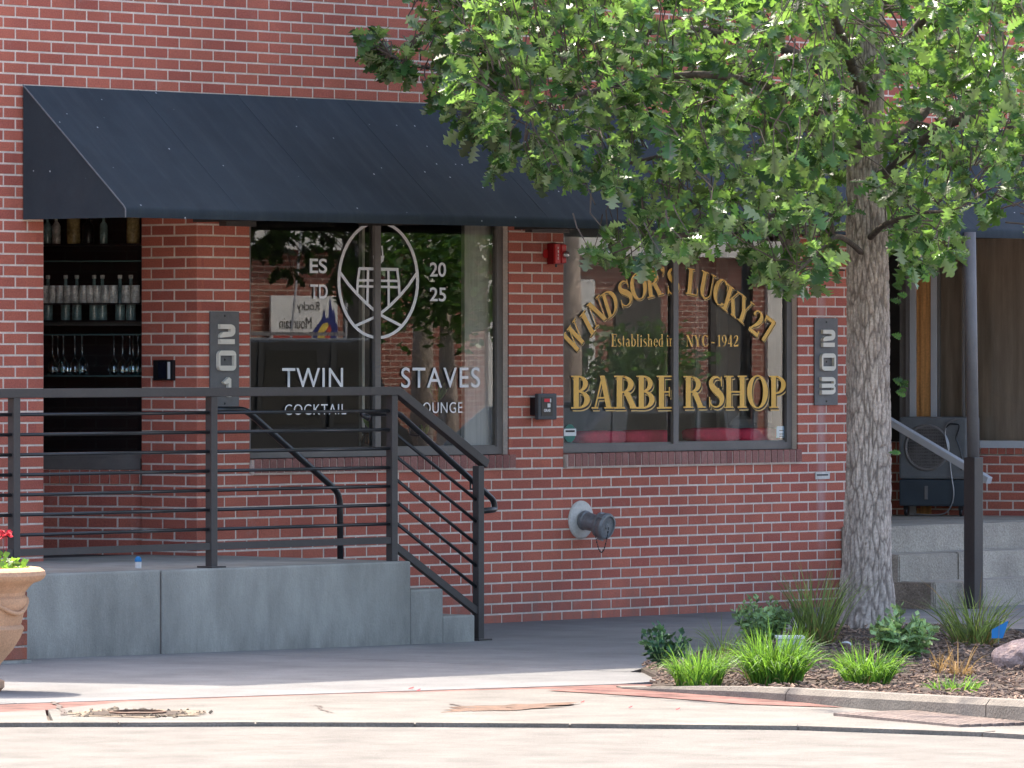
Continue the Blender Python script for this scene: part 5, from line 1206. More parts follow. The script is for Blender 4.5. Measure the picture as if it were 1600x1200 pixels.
for i in range(26):
    while True:
        x, y = rt.uniform(556,660), rt.uniform(38,140)
        if inpoly(x, y, SPRIG): break
    cl.append(at_t(x, y, 38.3+rt.uniform(-.15,.15)))
for i in range(60):
    while True:
        x, y = rt.uniform(660,800), rt.uniform(20,240)
        if inpoly(x, y, CROWN): break
    cl.append(at_t(x, y, 38.2+rt.uniform(-.5,.5)))
hi = 0
while hi < 210:
    p = Vector((-1.9+rt.uniform(-4.7,4.7), -4.9+rt.uniform(-3.0,2.6), 5.3+rt.uniform(-1.5,1.5)))
    if ((p.x+1.9)/4.7)**2+((p.y+4.9)/3.0)**2+((p.z-5.3)/1.5)**2 > 1 or p.y > -1.2: continue
    if px(p)[1] > -30 or mnoise.noise((p.x*1.1, p.y*1.1, 3)) < .02: continue
    cl.append(p); hi += 1
tw = MB(); leafset = []
for p in cl:
    best = min(allp, key=lambda e: (e[0]-p).length_squared)[0]; d = best-p; l = min(d.length, .30)
    if d.length < 1e-3: continue
    q0 = p + d.normalized()*l; mid = (p+q0)/2 + Vector((rt.uniform(-.05,.05), rt.uniform(-.05,.05), rt.uniform(-.01,.07)))
    tw.tube([q0, mid, p], [.0055,.0042,.0025], 4, False)
    out = (p-q0).normalized()
    for i in range(rt.randint(7, 10)):
        a = rt.uniform(0, 2*pi); e1 = out.orthogonal().normalized(); e2 = out.cross(e1)
        D = (out*rt.uniform(.2,1.0) + (e1*cos(a)+e2*sin(a))*rt.uniform(.6,1.1) + Vector((0,0,-.28))).normalized()
        nrm = Vector((rt.uniform(-1.25,1.25), rt.uniform(-1.25,1.25), 1.0)); Yv = nrm.cross(D).normalized(); Zv = D.cross(Yv)
        L = rt.choice((.055,.075,.1,.115,.13,.15))*rt.uniform(.85,1.15); o = p - out*rt.uniform(0,.06)
        if 'x' and inpoly(*px(o + D*L)[:2], [(1322,405),(1396,405),(1400,900),(1310,900)]) : continue
        leafset.append((o, D, Yv, Zv, L, rt.randrange(6)))
tag(tw.build('twigs', M_TWIG, TREE), kind='stuff')
# a few leaves sprouting from the bare trunk
for x, y in ((1399,448),(1407,462),(1395,470),(1398,525),(1400,595),(1410,600),(1405,615),(1394,710)):
    o = at_t(x-6, y-3, 37.72)
    for i in range(2):
        D = Vector((RT[0]*.9+rt.uniform(-.3,.3), RT[1]*.9, rt.uniform(-.6,.3))).normalized(); Yv = Vector((rt.uniform(-.4,.4)-FW[0], -FW[1], .6)).cross(D).normalized(); leafset.append((o, D, Yv, D.cross(Yv), rt.uniform(.06,.085), i))
leafset = [l for l in leafset if l[0].y < -.75 or l[0].z > 3.5]
order = sorted(range(len(leafset)), key=lambda i: (lambda q: (0 if (5 < q[0] < 1595 and 5 < q[1] < 1195) else 1, q[2]))(px(leafset[i][0])))
one = set(order[:300]); fol = MB()
lm = []
for v, f in LEAVES:
    mb = MB(); mb.add(v, f); m_ = mb.mesh('leaf', True); m_.materials.append(M_LEAF); lm.append(m_)
for i, (o, D, Yv, Zv, L, kd) in enumerate(leafset):
    if i in one:
        ob = bpy.data.objects.new('leaf', lm[kd]); COL.objects.link(ob); ob.parent = TREE
        M4 = Matrix(((D.x,Yv.x,Zv.x,0),(D.y,Yv.y,Zv.y,0),(D.z,Yv.z,Zv.z,0),(0,0,0,1)))
        ob.matrix_parent_inverse = Matrix.Translation(-TB); ob.location = o; ob.rotation_euler = M4.to_euler(); ob.scale = (L,L,L)
    else:
        v, f = LEAVES[kd]; fol.add([o + (D*a + Yv*b + Zv*c)*L for a, b, c in v], f)
tag(fol.build('foliage', M_LEAF, TREE, smooth=True), kind='stuff')
print('leaves', len(leafset), 'bricks', len(BR))

# ================================================================== plants of the bed
def blades(n, r, h, wd, spread, seed, base, droop=.5, hvar=.35):
    rr = random.Random(seed); mb = MB()
    for i in range(n):
        a = rr.uniform(0, 2*pi); q = math.sqrt(rr.random())*r; p0 = Vector((base.x+q*cos(a), base.y+q*sin(a), base.z-.01)); a += rr.uniform(-1.5,1.5)
        l = h*(1.05-hvar*1.4*rr.random()**1.6); lean = spread*(q/r if r else .5)*rr.uniform(.5,1.2)+rr.uniform(0,.1); D = Vector((cos(a)*lean, sin(a)*lean, 1)).normalized(); out = Vector((cos(a),sin(a),0)); dr = droop*rr.uniform(.1,2.1)
        b = rr.uniform(0, 2*pi); side = Vector((cos(b), sin(b), 0)); side = (side - D*side.dot(D)).normalized(); pts = []
        for q_ in (0,.25,.5,.75,1.0): pts.append(p0 + D*l*q_ + out*l*dr*.35*q_**2.2 - Vector((0,0,l*dr*.40*q_**3)))
        ws = (.7,1,.85,.55,.04); vs_ = []
        for p, w_ in zip(pts, ws): vs_ += [p+side*wd*w_, p-side*wd*w_]
        mb.add(vs_, [(0,1,3,2),(2,3,5,4),(4,5,7,6),(6,7,9,8)])
    return mb
def bedpt(x, y):
    p = on_z(x, y, .06); p.z = bedz(p.x, p.y); return p
def tuft(x, y, n, r, h, wd, spread, seed, m, label, cat='grass tuft', droop=.5, straw=0, extra=None):
    b = bedpt(x, y); T = thing('grass_clump', b, label, cat); tag(blades(n, r, h, wd, spread, seed, b, droop).build('blades', m, T), kind='stuff')
    if straw: tag(blades(straw, r*1.05, h*.42, wd, spread*1.4, seed+50, b, .9).build('dry_blades', M_STRAW, T), kind='stuff')
    if extra: tag(blades(*extra, seed+90, b, .6).build('seed_stalks', M_STRAW, T), kind='stuff')
tuft(1092, 1072, 420, .115, .255, .0034, .34, 1, M_GRASS, 'bright green low grass clump nearest the left tip of the bed', straw=20, droop=.8)
tuft(1210, 1068, 640, .125, .375, .0038, .32, 2, M_GRASS, 'largest lush green grass clump, left of the white utility box', straw=30, droop=.8)
tuft(1356, 1070, 400, .105, .27, .0036, .42, 3, M_GRASS, 'spreading green grass clump in front of the tree trunk', straw=30, droop=.8)
tuft(1492, 1078, 90, .11, .12, .0035, .9, 4, M_GRASS, 'small sparse green grass patch close to the kerb')
tuft(1276, 1000, 210, .10, .52, .0036, .42, 5, M_GRASSB, 'tall upright grass with dry tips left of the tree trunk', droop=.35, straw=60, extra=(14, .08, .70, .0022, .4))
tuft(1525, 1002, 200, .12, .42, .0036, .6, 6, M_GRASSB, 'tall arching grass at the foot of the awning post', droop=.5, straw=70, extra=(10, .08, .60, .0022, .6))
tuft(1500, 1052, 34, .05, .23, .0040, .45, 7, M_ORANGE, 'clump of dried orange grass leaves, taller of the two', droop=.9, straw=40)
tuft(1466, 1048, 22, .04, .16, .0040, .4, 8, M_ORANGE, 'short orange yellow grass leaves beside the taller dried clump', droop=.5)
tuft(1130, 1020, 46, .07, .30, .0028, .9, 9, M_GRASSB, 'thin wispy grass with a brown base behind the bright clump', droop=.7, straw=60)
def sedum(x, y, nst, r, h, m, seed, label, ls=.026):
    b = bedpt(x, y); rr = random.Random(seed); T = thing('sedum_plant', b, label, 'plant'); mb = MB(); stm = MB()
    for i in range(nst):
        a = rr.uniform(0, 2*pi); q = math.sqrt(rr.random()); ln = q*.75; l = h*(1-.35*q)*rr.uniform(.75,1.1); D = Vector((cos(a)*ln, sin(a)*ln, 1)).normalized(); p0 = b+Vector((cos(a),sin(a),0))*r*.35*q; p1 = p0+D*l
        stm.tube([p0, p1], [.004,.003], 5)
        nl = int(l/.018)
        for k in range(nl):
            t = (k+1)/nl; c = p0.lerp(p1, t*.98+.02); aa = k*2.4+rr.uniform(-.3,.3); e1 = D.orthogonal().normalized(); e2 = D.cross(e1)
            up_ = .25+.9*t if t > .8 else .35; o_ = (e1*cos(aa)+e2*sin(aa)+D*up_).normalized(); sdv = o_.cross(D).normalized(); nn = sdv.cross(o_)
            L = ls*rr.uniform(.75,1.25)*(1.0 if t < .85 else .75)
            mb.add([c, c+o_*L*.5+sdv*L*.42+nn*.002, c+o_*L+nn*.004, c+o_*L*.5-sdv*L*.42+nn*.002, c+o_*L*.55-nn*L*.12], [(0,1,4),(1,2,4),(2,3,4),(3,0,4)])
    stm.build('stems', M_SEDUM, T); tag(mb.build('leaves', m, T), kind='stuff')
sedum(1040, 1034, 30, .14, .23, M_SEDUMD, 21, 'dark green fleshy plant at the back left tip of the bed', .050)
sedum(1190, 1000, 44, .18, .29, M_SEDUM, 22, 'pale green fleshy plant between the grasses, behind the largest clump', .048)
sedum(1410, 1022, 60, .21, .29, M_SEDUM, 23, 'round bushy plant with rosette leaves right of the tree trunk', .056)
# boulder
b = bedpt(1588, 1040); bm = bmesh.new(); bmesh.ops.create_icosphere(bm, subdivisions=4, radius=1)
for v in bm.verts:
    p = v.co; q = 1+.22*mnoise.noise(p*1.1)+.07*mnoise.noise(p*3.5)+.03*mnoise.noise(p*9); v.co = Vector((b.x+.02+p.x*q*.17, b.y-.06+p.y*q*.19, b.z+.04+p.z*q*.115))
me = bpy.data.meshes.new('boulder'); bm.to_mesh(me); bm.free(); tag(link('boulder', me, None, M_ROCK), 'pinkish grey boulder at the right edge of the bed', 'boulder')
# utility box lid
b = bedpt(1234, 1012); T = thing('utility_box', b, 'white utility box lid half hidden behind the largest grass clump', 'utility box')
k = MB(); k.obox(b+Vector((0,0,.035)), Vector((RT[0],RT[1],0)), Vector((FW[0],FW[1],0)), upv, .075, .10, .045); k.build('box', M_ALUL, T, bevel=.006); k = MB(); k.obox(b+Vector((0,0,.088)), Vector((RT[0],RT[1],0)), Vector((FW[0],FW[1],0)), upv, .082, .107, .007); k.build('lid', M_PAPER, T)
b = bedpt(1322, 1000); T = thing('pale_stone', b, 'small pale stone lying at the left foot of the tree trunk', 'stone'); k = MB(); k.lathe([(.02,-.01),(.035,.005),(.03,.02),(.012,.028)], b, (.2,.1,1), 9); k.build('stone', M_PAPER, T)
# blue marker flag
b = bedpt(1560, 1005); T = thing('marker_flag', b, 'blue marker flag on a wire beside the tall arching grass', 'flag'); k = MB(); k.tube([b, b+Vector((.01,0,.16))], .0015, 5); k.build('wire', M_ALU, T)
R3 = Vector((RT[0],RT[1],0)); o = b+Vector((.01,0,.05)); k = MB(); k.add([o-R3*.045, o+R3*.02+Vector((0,0,.0)), o+R3*.055+Vector((0,0,.105)), o-R3*.0+Vector((0,0,.075)), o-R3*.045+Vector((0,0,.05))], [(0,1,2,3,4)]); k.add([v+Vector((.001,.002,0)) for v in [o-R3*.045, o+R3*.02, o+R3*.055+Vector((0,0,.105)), o-R3*.0+Vector((0,0,.075)), o-R3*.045+Vector((0,0,.05))]], [(4,3,2,1,0)]); k.build('flag', M_BLUE, T)

# ================================================================== left foreground
LWX, LWY = -6.285, -1.95
LW = thing('low_brick_wall', (-7.2, -1.7, .03), 'low red brick wall with a concrete cap behind the urn', 'wall')
core = MB(); core.box((-8.4,LWY+.012,-.05),(LWX-.012,-1.66,.505)); cr_ = core.build('core', M_MORTAR, LW)
kk = {}
hgt = .0655; rows_ = [.055+i*.0775 for i in range(6)]
for n_, z in enumerate(rows_):
    x1 = LWX - (.0 if n_ % 2 else .0); first = .10 if n_ % 2 else .205
    while x1 > -8.3:
        L_ = first; first = .205; x0 = x1-L_+.011
        key = round(x1-x0, 3)
        if key not in kk: s = brick_shape(x1-x0, hgt); kk[key] = s.mesh('brick'); kk[key].materials.append(M_BRICK2)
        ob = bpy.data.objects.new('brick', kk[key]); COL.objects.link(ob); ob.parent = cr_; ob.location = ((x0+x1)/2, LWY+rnd.uniform(-.002,.002), z+hgt/2); x1 -= L_
k = MB(); k.box((-8.4,LWY-.02,-.05),(LWX+.012,-1.65,.05)); k.build('footing', M_CONC, LW)
pc = on_z(62, 884, .565)
k = MB(); k.box((-8.4,LWY-.03,.507),(LWX+.06,-1.625,.565)); k.build('cap', M_CONCT, LW, bevel=.006)
# urn planter
UC = at_t(-52, 1090, 31.0); UC.z = gz(UC.x)
UR = thing('urn_planter', UC, 'large terracotta coloured stone urn planter at the left edge', 'planter')
zz = lambda y: at_t(0, y, 31.0).z - UC.z
rx = lambda x: (x+52)/FPX*31.0
prof = [(.17,0),(.19,.02),(.19,.05),(.12,.08),(.125,.10),(rx(-20)+.02,zz(1068)),(rx(2),zz(1036)),(rx(20),zz(1015)),(rx(32),zz(996)),(rx(37.5),zz(982)),(rx(36.5),zz(979)),(rx(32.5),zz(975.5)),(rx(34),zz(972)),(rx(37),zz(958)),(rx(42),zz(946)),(rx(43.5),zz(941)),(rx(43),zz(934)),(rx(39),zz(930)),(rx(39.5),zz(925)),(rx(45),zz(918)),(rx(52),zz(911)),(rx(63),zz(907.5)),(rx(69),zz(903)),(rx(71.5),zz(898)),(rx(70),zz(892)),(rx(63),zz(887)),(rx(50),zz(886)),(rx(44),zz(888)),(rx(42),zz(905)),(.02,zz(906))]
k = MB(); k.lathe(prof, UC, None, 72); k.build('urn', M_TERRA, UR, auto=.55)
# swag band round the neck
k = MB(); pts = []
for i in range(73):
    a = 2*pi*i/72; r_ = rx(41); z_ = zz(946)+.035*cos(4*a+2.2); pts.append((UC.x+r_*cos(a)*1.01, UC.y+r_*sin(a)*1.01, UC.z+z_))
k.tube(pts, .011, 7); k.build('swag', M_TERRA, UR, smooth=True)
b = UC + Vector((0,0,zz(895))); rr = random.Random(4)
FP = thing('flowering_plant', b, 'red flowers with bright green leaves growing in the urn', 'plant'); mb = MB(); pt_ = MB()
for i in range(330):
    a = rr.uniform(0,2*pi); q = math.sqrt(rr.random())*.31; hh = rr.uniform(-.02,.16)*(1.15-q/.34)
    c = b+Vector((q*cos(a), q*sin(a), hh)); D = Vector((cos(a+rr.uniform(-1,1)), sin(a+rr.uniform(-1,1)), rr.uniform(-.2,.7))).normalized(); sv = D.orthogonal().normalized(); sv = (sv*cos(rr.uniform(0,3))+D.cross(sv)*sin(rr.uniform(0,3))).normalized(); L = rr.uniform(.025,.05)
    mb.add([c, c+D*L*.5+sv*L*.4, c+D*L, c+D*L*.5-sv*L*.4], [(0,1,2,3)])
tag(mb.build('leaves', M_GRASS, FP), kind='stuff')
for j in range(9):
    a = rr.uniform(0,2*pi) if j else radians(-42); q = rr.uniform(.03,.2) if j else .185; c = b+Vector((q*cos(a), q*sin(a), .16+(.03 if j else .035)))
    mbp = MB()
    for i in range(16):
        D = Vector((rr.uniform(-1,1), rr.uniform(-1,1), rr.uniform(-.3,1))).normalized(); sv = D.orthogonal().normalized(); o = c+D*.006; L = .032
        mbp.add([o, o+D*L*.6+sv*L*.4, o+D*L, o+D*L*.6-sv*L*.4], [(0,1,2,3)])
    mbp.tube([c-Vector((0,0,.1)), c], .002, 4); mbp.build('flower', M_PETAL, FP)

# small things on the landing and the ground
c = on_z(216, 888, PT_+.004); T = thing('paper_cup', c, 'small white cup with a blue top left on the edge of the landing', 'cup')
k = MB(); k.lathe([(.014,0),(.019,.0),(.019,.038)], c, None, 16); k.build('cup', M_PAPER, T, auto=.6); k = MB(); k.lathe([(.0195,.0385),(.020,.052),(.013,.065),(.007,.07)], c, None, 16); k.build('blue_top', M_BLUE, T, auto=.6)
for i, (x, y, lb) in enumerate([(642,1086,'larger red petal of the pair fallen near the joint line'),(654,1089,'tiny red petal right of the larger one by the joint'),(910,1109,'red petal on the pale concrete, left of three in a row'),(985,1118,'red petal on the pale concrete between two others'),(1059,1121,'red petal on the pale concrete closest to the planting kerb')]):
    c = on_z(x, y, .012); c.z = gz(c.x)+.003; mb = MB(); s = .019 if i == 0 else .013
    mb.add([c+Vector((-s,0,.0)), c+Vector((0,-s,.003)), c+Vector((s*1.2,0,.012)), c+Vector((0,s*.8,.004)), c+Vector((0,0,.001))], [(0,1,4),(1,2,4),(2,3,4),(3,0,4)]); o = mb.build('fallen_petal', M_PETAL); tag(o, lb, 'petal', 'red petals fallen on the pavement')
# broken concrete round a sunken iron cover
c = on_z(215, 1121, .05); cz = gz(c.x)
MH = thing('iron_cover', (c.x, c.y, cz), 'rusty sunken valve cover in broken concrete by the road', 'manhole cover')
M_RUST = mat('rusty_iron', (.16,.085,.05), .8, .3, 14, .3, 70, .6, 60); M_HOLE = mat('broken_concrete', (.30,.235,.165), .95, .3, 14, .35, 60, 1.0, 40)
def ring(cx, cy, r0, r1, z0, z1, n, jag, sd, sx=1.0):
    mb = MB(); v = []
    for k in range(n):
        a = 2*pi*k/n; j = 1+jag*mnoise.noise((cos(a)*2.2+sd, sin(a)*2.2, 0))+jag*.6*mnoise.noise((cos(a)*7+sd, sin(a)*7, 3)); v.append((cx+r0*cos(a), cy+r0*sin(a), z0)); v.append((cx+r1*j*cos(a)*sx, cy+r1*j*sin(a), z1))
    mb.add(v, [(2*k, 2*((k+1) % n), 2*((k+1) % n)+1, 2*k+1)[::-1] for k in range(n)]); return mb
ring(c.x, c.y, .12, .31, cz+.003, cz+.005, 60, .35, 1).build('broken_edge', M_HOLE, MH)
ring(c.x, c.y, .10, .235, cz+.007, cz+.0065, 60, .25, 8).build('recess_shade_ring', M_SOIL, MH)  # dark ring paints the shade of the sunken hole on flat ground
rr = random.Random(9); k = MB()
for i in range(60):
    a = rr.uniform(0,2*pi); q = rr.uniform(.2,.36); s = rr.uniform(.004,.013); p = Vector((c.x+q*cos(a), c.y+q*sin(a), cz+.006)); X = Vector((rr.uniform(-1,1),rr.uniform(-1,1),rr.uniform(-.3,.3))).normalized(); Y = X.orthogonal().normalized(); k.obox(p, X, Y, X.cross(Y), s, s*.7, s*.5)
tag(k.build('rubble', M_HOLE, MH), kind='stuff')
k = MB(); k.lathe([(.135,-.02),(.135,.014),(.12,.016),(.118,.006),(.02,.006),(.015,.012)], (c.x,c.y,cz), None, 40); k.build('cover', M_RUST, MH)
# cracks and a broken hollow further along
def crack(pts, wd, name='crack', seed=0):
    mb = MB(); rr = random.Random(seed); P = []
    for (x0,y0), (x1,y1) in zip(pts, pts[1:]):
        for i in range(8): P.append((x0+(x1-x0)*i/8, y0+(y1-y0)*i/8))
    P.append(pts[-1]); G = []
    for x, y in P:
        p = on_z(x, y, .02); p.z = gz(p.x)+.0035; G.append(p + Vector((rr.uniform(-.012,.012), rr.uniform(-.012,.012), 0)))
    for i, (a, b) in enumerate(zip(G, G[1:])):
        d = (b-a).normalized(); n = Vector((-d.y,d.x,0)); w0 = wd*rr.uniform(.5,1.2)
        mb.add([a-n*w0, b-n*w0, b+n*w0, a+n*w0], [(0,1,2,3)])
    return structure(name, mb.mesh(name), M_TWIG)
crack([(483,1115),(497,1114),(503,1122),(518,1127)], .008, seed=1); crack([(705,1110),(735,1117),(745,1113),(790,1112),(880,1115)], .012, seed=2); crack([(84,1110),(92,1120),(102,1134)], .014, seed=3); crack([(1080,1104),(1150,1101)], .004, seed=4); crack([(1000,1111),(1170,1125)], .003, seed=5)
c2 = on_z(795, 1116, .02); ring(c2.x, c2.y, .02, .17, gz(c2.x)+.003, gz(c2.x)+.005, 40, .7, 5, 2.6).build('pavement_scar', M_RUST); tag(bpy.data.objects['pavement_scar'], kind='structure')
# drain grate at the bottom right
GD = thing('drain_grate', on_z(1370, 1130, .0), 'dark iron drain grate with many small openings beside the kerb', 'drain grate')
M_IRON = mat('grate_iron', (.26,.20,.17), .8, .2, 9, .2, 70, .3, 60)
gz_ = gz(-7.4)+.004
ga = Vector((-6.96,-8.72,gz_)); gd = Vector((-.33,-.944,0)).normalized(); gn = Vector((gd.y,-gd.x,0))
if gn.x > 0: gn = -gn
k = MB()
for i in range(18): k.obox(ga+gd*(.03+i*.06)+gn*.22+Vector((0,0,.0)), gn, gd, upv, .22, .016, .012)
for i in range(8): k.obox(ga+gd*.54+gn*(.01+i*.062)+Vector((0,0,-.001)), gd, gn, upv, .54, .014, .0115)
k.build('bars', M_IRON, GD); k = MB(); k.obox(ga+gd*.54+gn*.22+Vector((0,0,-.05)), gd, gn, upv, .55, .23, .03); k.build('pit', M_BLACK, GD)
# ================================================================== across the street: what the shop windows mirror
def mir(x, Y): p = on_y(x, YH-1, Y); return p.x            # X of the thing whose mirror image shows at pixel column x
OY = -23.5
OB = thing('warehouse_building', (27, OY, 0), 'long low brick building across the street, mirrored in the shop windows', 'building')
M_OBRICK = bpy.data.materials.new('distant_brick'); M_OBRICK.use_nodes = True; N, L, P = nodes_of(M_OBRICK)
tc = N.new('ShaderNodeTexCoord'); mp = N.new('ShaderNodeMapping'); mp.inputs['Rotation'].default_value = (pi/2,0,0); bt = N.new('ShaderNodeTexBrick'); bt.inputs['Scale'].default_value = 1
bt.inputs['Brick Width'].default_value = .2; bt.inputs['Row Height'].default_value = .07; bt.inputs['Mortar Size'].default_value = .006; bt.inputs['Color1'].default_value = (.22,.075,.05,1); bt.inputs['Color2'].default_value = (.28,.10,.07,1); bt.inputs['Mortar'].default_value = (.42,.36,.3,1)
L.new(tc.outputs['Object'], mp.inputs[0]); L.new(mp.outputs[0], bt.inputs['Vector']); L.new(bt.outputs[0], P.inputs['Base Color']); P.inputs['Roughness'].default_value = .9
k = MB(); k.box((10,OY-8,-.1),(60,OY,3.0)); k.build('wall', M_OBRICK, OB)
k = MB(); k.box((9.8,OY-8.2,3.0),(60,OY+.25,3.22)); k.build('cornice', M_PAPER, OB)
xd = mir(905, -OY); k = MB(); k.box((xd-1.6,OY+.002,.3),(mir(938,-OY),OY+.05,2.7)); pn = k.build('white_panel', M_PAPER, OB)
k = MB(); xl_ = mir(899,-OY); k.lathe([(.05,0),(.11,.06),(.13,.5),(.05,.62),(.10,.64),(.03,.78),(.01,.86)], (xl_,OY+.2,1.5), None, 10); k.build('wall_lantern', M_RAIL, OB)
for xa, xb in ((972,1042),(1120,1178)):
    k = MB(); k.box((mir(xa,-OY),OY+.002,0),(mir(xb,-OY),OY+.04,2.6)); k.build('door', M_ROOM, OB)
k = MB(); k.box((mir(1208,-OY),OY+.002,0),(mir(1260,-OY),OY+.05,2.7)); k.build('white_panel', M_ROOM2, OB)
# banner
BY = OY+.12; a, b = mir(437,-BY), mir(541,-BY); zt_, zb_ = on_y(490,462,-BY).z, on_y(490,551,-BY).z
BN = thing('wall_banner', ((a+b)/2, BY, zb_), 'white banner with a blue mountain on the building opposite, mirrored in the lounge glass', 'banner')
k = MB(); k.box((a,BY-.03,zb_),(b,BY,zt_)); k.build('cloth', M_PAPER, BN)
# facing +Y: text must read from the street, so its left is at larger X
def ban(u, v): return (a+(b-a)*u, BY+.004, zt_+(zb_-zt_)*v)
M_NAVY = mat('navy_print', (.02,.03,.16), .6, .03, 5); M_YEL = mat('yellow_print', (.65,.48,.08), .6, .03, 5); M_REDB = mat('red_banner_print', (.45,.05,.03), .6, .03, 5)
def bpoly(nm, pts, m, dy=0): mb = MB(); mb.add([(ban(*q)[0], ban(*q)[1]+dy, ban(*q)[2]) for q in pts], [tuple(range(len(pts)))]); mb.build(nm, m, BN)
bpoly('mountain_print', [(.62,.84),(.62,.62),(.76,.40),(.79,.22),(.82,.40),(.86,.36),(.88,.02),(.92,.30),(.94,.20),(.97,.45),(1.0,.55),(.97,.84)], M_NAVY)
bpoly('flower_print', [(.70,.78),(.68,.66),(.76,.50),(.84,.46),(.86,.52),(.80,.62),(.80,.76)], M_YEL, .003); bpoly('red_print', [(.80,.76),(.82,.62),(.88,.50),(.90,.60),(.88,.78)], M_REDB, .003); bpoly('red_bar', [(.03,.66),(.60,.66),(.60,.86),(.03,.86)], M_REDB)
for txt, u0, u1, v0, v1 in (('Rocky',.38,.72,.10,.30),('Mountain',.12,.60,.38,.58)):
    me = slab_text(txt, 0, 1, 0, 1, 0, 1, 0); 
    for v in me.vertices:
        X = u1-(u1-u0)*v.co.x; q = ban(X, v1+(v0-v1)*v.co.z); v.co = (q[0], q[1]+.002, q[2])
    link('lettering', me, BN, M_DARKV)
# utility pole, street tree, cars
PYm = -11.0; xp = mir(574, -PYm)
UP = thing('utility_pole', (xp, PYm, 0), 'weathered grey utility pole across the street, mirrored beside the lounge mullion', 'pole'); k = MB(); k.tube([(xp+.06,PYm,0),(xp,PYm,4),(xp-.08,PYm,9)], [.15,.13,.10], 14); k.build('pole', mat('weathered_wood', (.30,.27,.22), .9, .2, 4, stretch=(12,12,.8)), UP, smooth=True)
for i, xx in enumerate((-.2,.25)):
    k = MB(); z1 = 3.2; k.tube([(xp-1.2-xx*2, PYm+.6, .4),(xp-.05, PYm, 7+i*.4)], .012, 5); k.build('guy_wire', M_ALUL, UP)
def street_tree(x, y, r, h, label, seed, n=900):
    T = thing('street_tree', (x,y,0), label, 'tree'); k = MB(); k.tube([(x,y,0),(x+.05,y,h*.5),(x,y,h)], [.14,.10,.04], 9); k.build('trunk', M_BARK, T, smooth=True)
    rr = random.Random(seed); mb = MB()
    for i in range(n):
        d = Vector((rr.gauss(0,1), rr.gauss(0,1), rr.gauss(0,1))).normalized()*r*rr.random()**.45; c = Vector((x,y,h))+Vector((d.x,d.y,d.z*.8))
        if mnoise.noise(c*1.1) < -.12: continue
        for j in range(5):
            o = c+Vector((rr.uniform(-.15,.15),rr.uniform(-.15,.15),rr.uniform(-.15,.15))); D = Vector((rr.uniform(-1,1),rr.uniform(-1,1),rr.uniform(-.7,.4))).normalized(); Yv = D.orthogonal().normalized(); L = rr.uniform(.08,.13); Zv = D.cross(Yv)
            mb.add([o+D*L*.0, o+(D*.5+Yv*.3)*L, o+D*L, o+(D*.5-Yv*.3)*L], [(0,1,2,3)])
    tag(mb.build('crown', M_LEAF, T), kind='stuff')
street_tree(mir(672,13), -13, 1.7, 3.9, 'green street tree across the road, mirrored right of the lounge emblem', 31)
street_tree(mir(905,17), -17, 1.5, 4.7, 'green street tree across the road, mirrored above the barbershop arch', 32)
street_tree(mir(712,12), -12, .85, 2.5, 'small added street tree across the road, darkening the mirror image behind the last letters of staves', 34, 700)  # added tree, darkens the bright brick mirrored in the lounge glass
street_tree(mir(1020,20), -20, .8, 1.5, 'low leafy shrub tree across the road, mirrored behind the word barber', 33, 500)
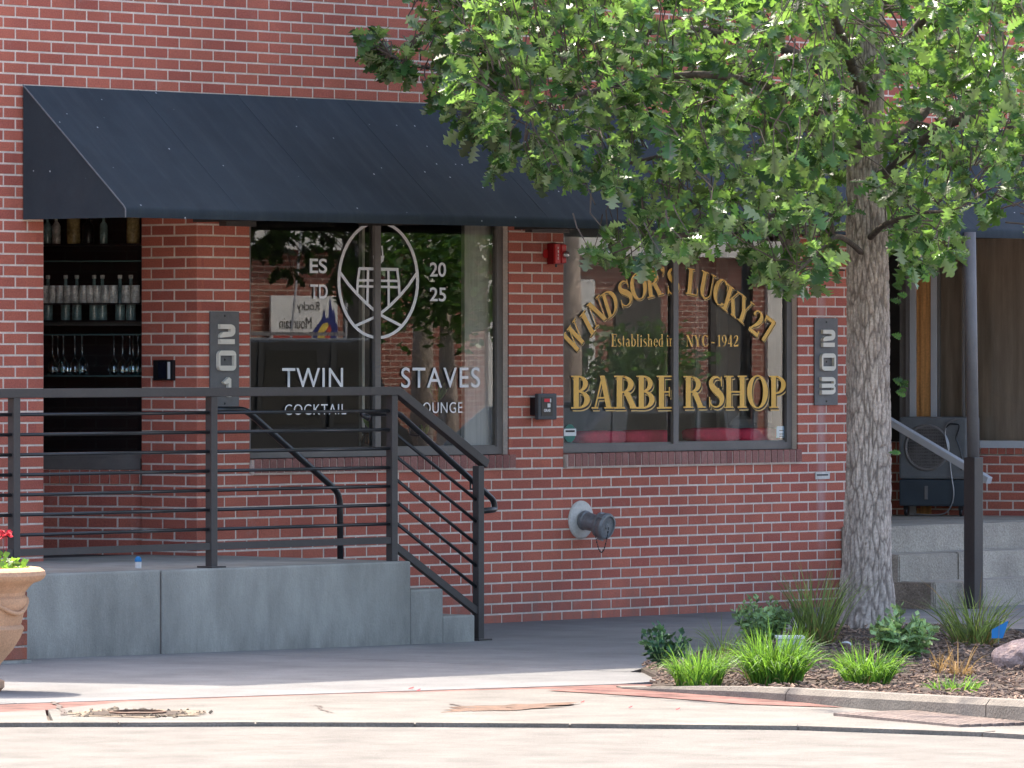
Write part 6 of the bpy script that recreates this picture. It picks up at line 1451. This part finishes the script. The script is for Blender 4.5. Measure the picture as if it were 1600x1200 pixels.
def car(x0, x1, yc, wdt, zs, label, paint, cat, roof):
    """side profile lofted across the width: zs gives beltline and roof heights"""
    T = thing(cat.replace(' ','_'), ((x0+x1)/2, yc, 0), label, cat); L_ = x1-x0; belt, top = zs
    def loft(prof, w0, w1, nm, m):
        n = len(prof); mb = MB(); rows = []
        for s, ww in ((-1,w0),(-.94,w1),(.94,w1),(1,w0)):
            pass
        ys = [(-.5,.0),(-.47,.02),(.47,.02),(.5,.0)]; vs = []
        for q, gr in ys:
            for (u, z) in prof: vs.append((x0+u*L_, yc+q*w0, z+(gr if z > .5 else 0)))
        fs = [tuple(range(n))[::-1], tuple(range(3*n,4*n))]
        for r_ in range(3):
            for i in range(n): fs.append((r_*n+i, r_*n+(i+1) % n, (r_+1)*n+(i+1) % n, (r_+1)*n+i))
        mb.add(vs, fs); return mb.build(nm, m, T, bevel=0)
    loft([(.02,.32),(.0,.55),(.01,belt-.12),(.03,belt),(.30,belt+.01),(.97,belt),(.995,belt-.2),(1.0,.5),(.98,.32)], wdt, 0, 'body', paint)
    if roof == 'suv': pr = [(.26,belt+.012),(.36,top-.05),(.42,top),(.86,top),(.905,top-.07),(.95,belt+.30),(.985,belt+.012)]
    else: pr = [(.22,belt+.012),(.36,top-.04),(.45,top),(.66,top),(.74,top-.05),(.90,belt+.012)]
    loft(pr, wdt*.86, 0, 'cabin', paint)
    ws = ((.44,.60),(.63,.78),(.81,.90)) if roof == 'suv' else ((.40,.54),(.56,.72))
    for ua, ub in ws:
        k = MB(); yy = yc+wdt*.43+.004; k.add([(x0+ua*L_,yy,belt+.05),(x0+ub*L_,yy,belt+.05),(x0+(ub-.012)*L_,yy,top-.07),(x0+(ua+.012)*L_,yy,top-.07)], [(0,1,2,3)]); k.build('side_window', M_CARGL, T)
    k = MB(); k.box((x0+.1*L_, yc+wdt*.5+.001, belt-.32),(x0+.97*L_, yc+wdt*.5+.012, belt-.28)); k.build('trim_strip', M_ALU, T)
    k = MB(); k.box((x0+(pr[1][0]+.03)*L_, yc-wdt*.41, top+.002),(x0+(pr[-2][0]-.03)*L_, yc+wdt*.41, top+.035)); k.build('roof', M_CARG if roof == 'sedan' else M_ROOFHL, T, bevel=.02)
    for s_ in (-1,1):
        k = MB(); k.bar((x0+(pr[1][0]+.04)*L_, yc+s_*wdt*.36, top+.07),(x0+(pr[-2][0]-.08)*L_, yc+s_*wdt*.36, top+.07),.03,.03); k.build('roof_rail', M_ALU, T)
    for u in (.36,.62,.80):
        k = MB(); k.bar((x0+u*L_, yc+wdt*.437, belt),(x0+(u+.01)*L_, yc+wdt*.425, top),.05,.03); k.build('pillar', paint, T)
    for u in (.17,.82):
        for s in (-1, 1):
            k = MB(); k.lathe([(.33,-.1),(.34,-.08),(.34,.08),(.33,.1),(.2,.09)], (x0+u*L_, yc+s*wdt*.46, .34), (0,s,0), 20); wh = k.build('wheel', M_BLACK, T, auto=.5); k = MB(); k.lathe([(.2,.092),(.19,.1),(.05,.09)], (x0+u*L_, yc+s*wdt*.46, .34), (0,s,0), 14); k.build('rim', M_ALU, wh)
    for s in (-.36,.36):
        k = MB(); k.box((x1-.03,yc+s*wdt-.12,belt-.3),(x1+.008,yc+s*wdt+.12,belt-.05)); k.build('tail_light', M_REDP, T)
M_CARGL = mat('car_window', (.022,.025,.025), .08, .02, 3, spec=.8)
M_ROOFHL = mat('roof_highlight_paint', (.17,.19,.22), .3, .05, 3)  # lighter paint stands for the sky highlight on the dark roof
M_CARB = mat('dark_car_paint', (.030,.034,.040), .12, .02, 3, spec=.7); M_CARG = mat('blue_grey_car_paint', (.12,.14,.17), .12, .02, 3, spec=.7)
car(mir(543,9.6)-4.9, mir(543,9.6), -9.6, 1.95, (1.12,1.86), 'dark parked sport utility vehicle mirrored in the left half of the lounge window', M_CARB, 'parked car', 'suv')
car(mir(1015,9.4)-2.9, mir(1015,9.4)+1.6, -9.4, 1.8, (.86,1.30), 'dark sedan parked across the pavement, mirrored under the word barber', M_CARG, 'parked car', 'sedan')
structure('far_pavement', prism([(-60,-19.5),(200,-19.5),(200,-24),(-60,-24)], -.03, .1, lambda x: 0), M_WALK)
structure('far_road', prism([(-7,-12.02),(200,-12.02),(200,-19.4),(-7,-19.4)], -.10, 0, lambda x: 0), M_BOUNCE)
structure('street_apron', prism([(3.2,-5.3),(200,-5.3),(200,-12),(3.2,-12)], -.02, .1, lambda x: 0), M_WALK)
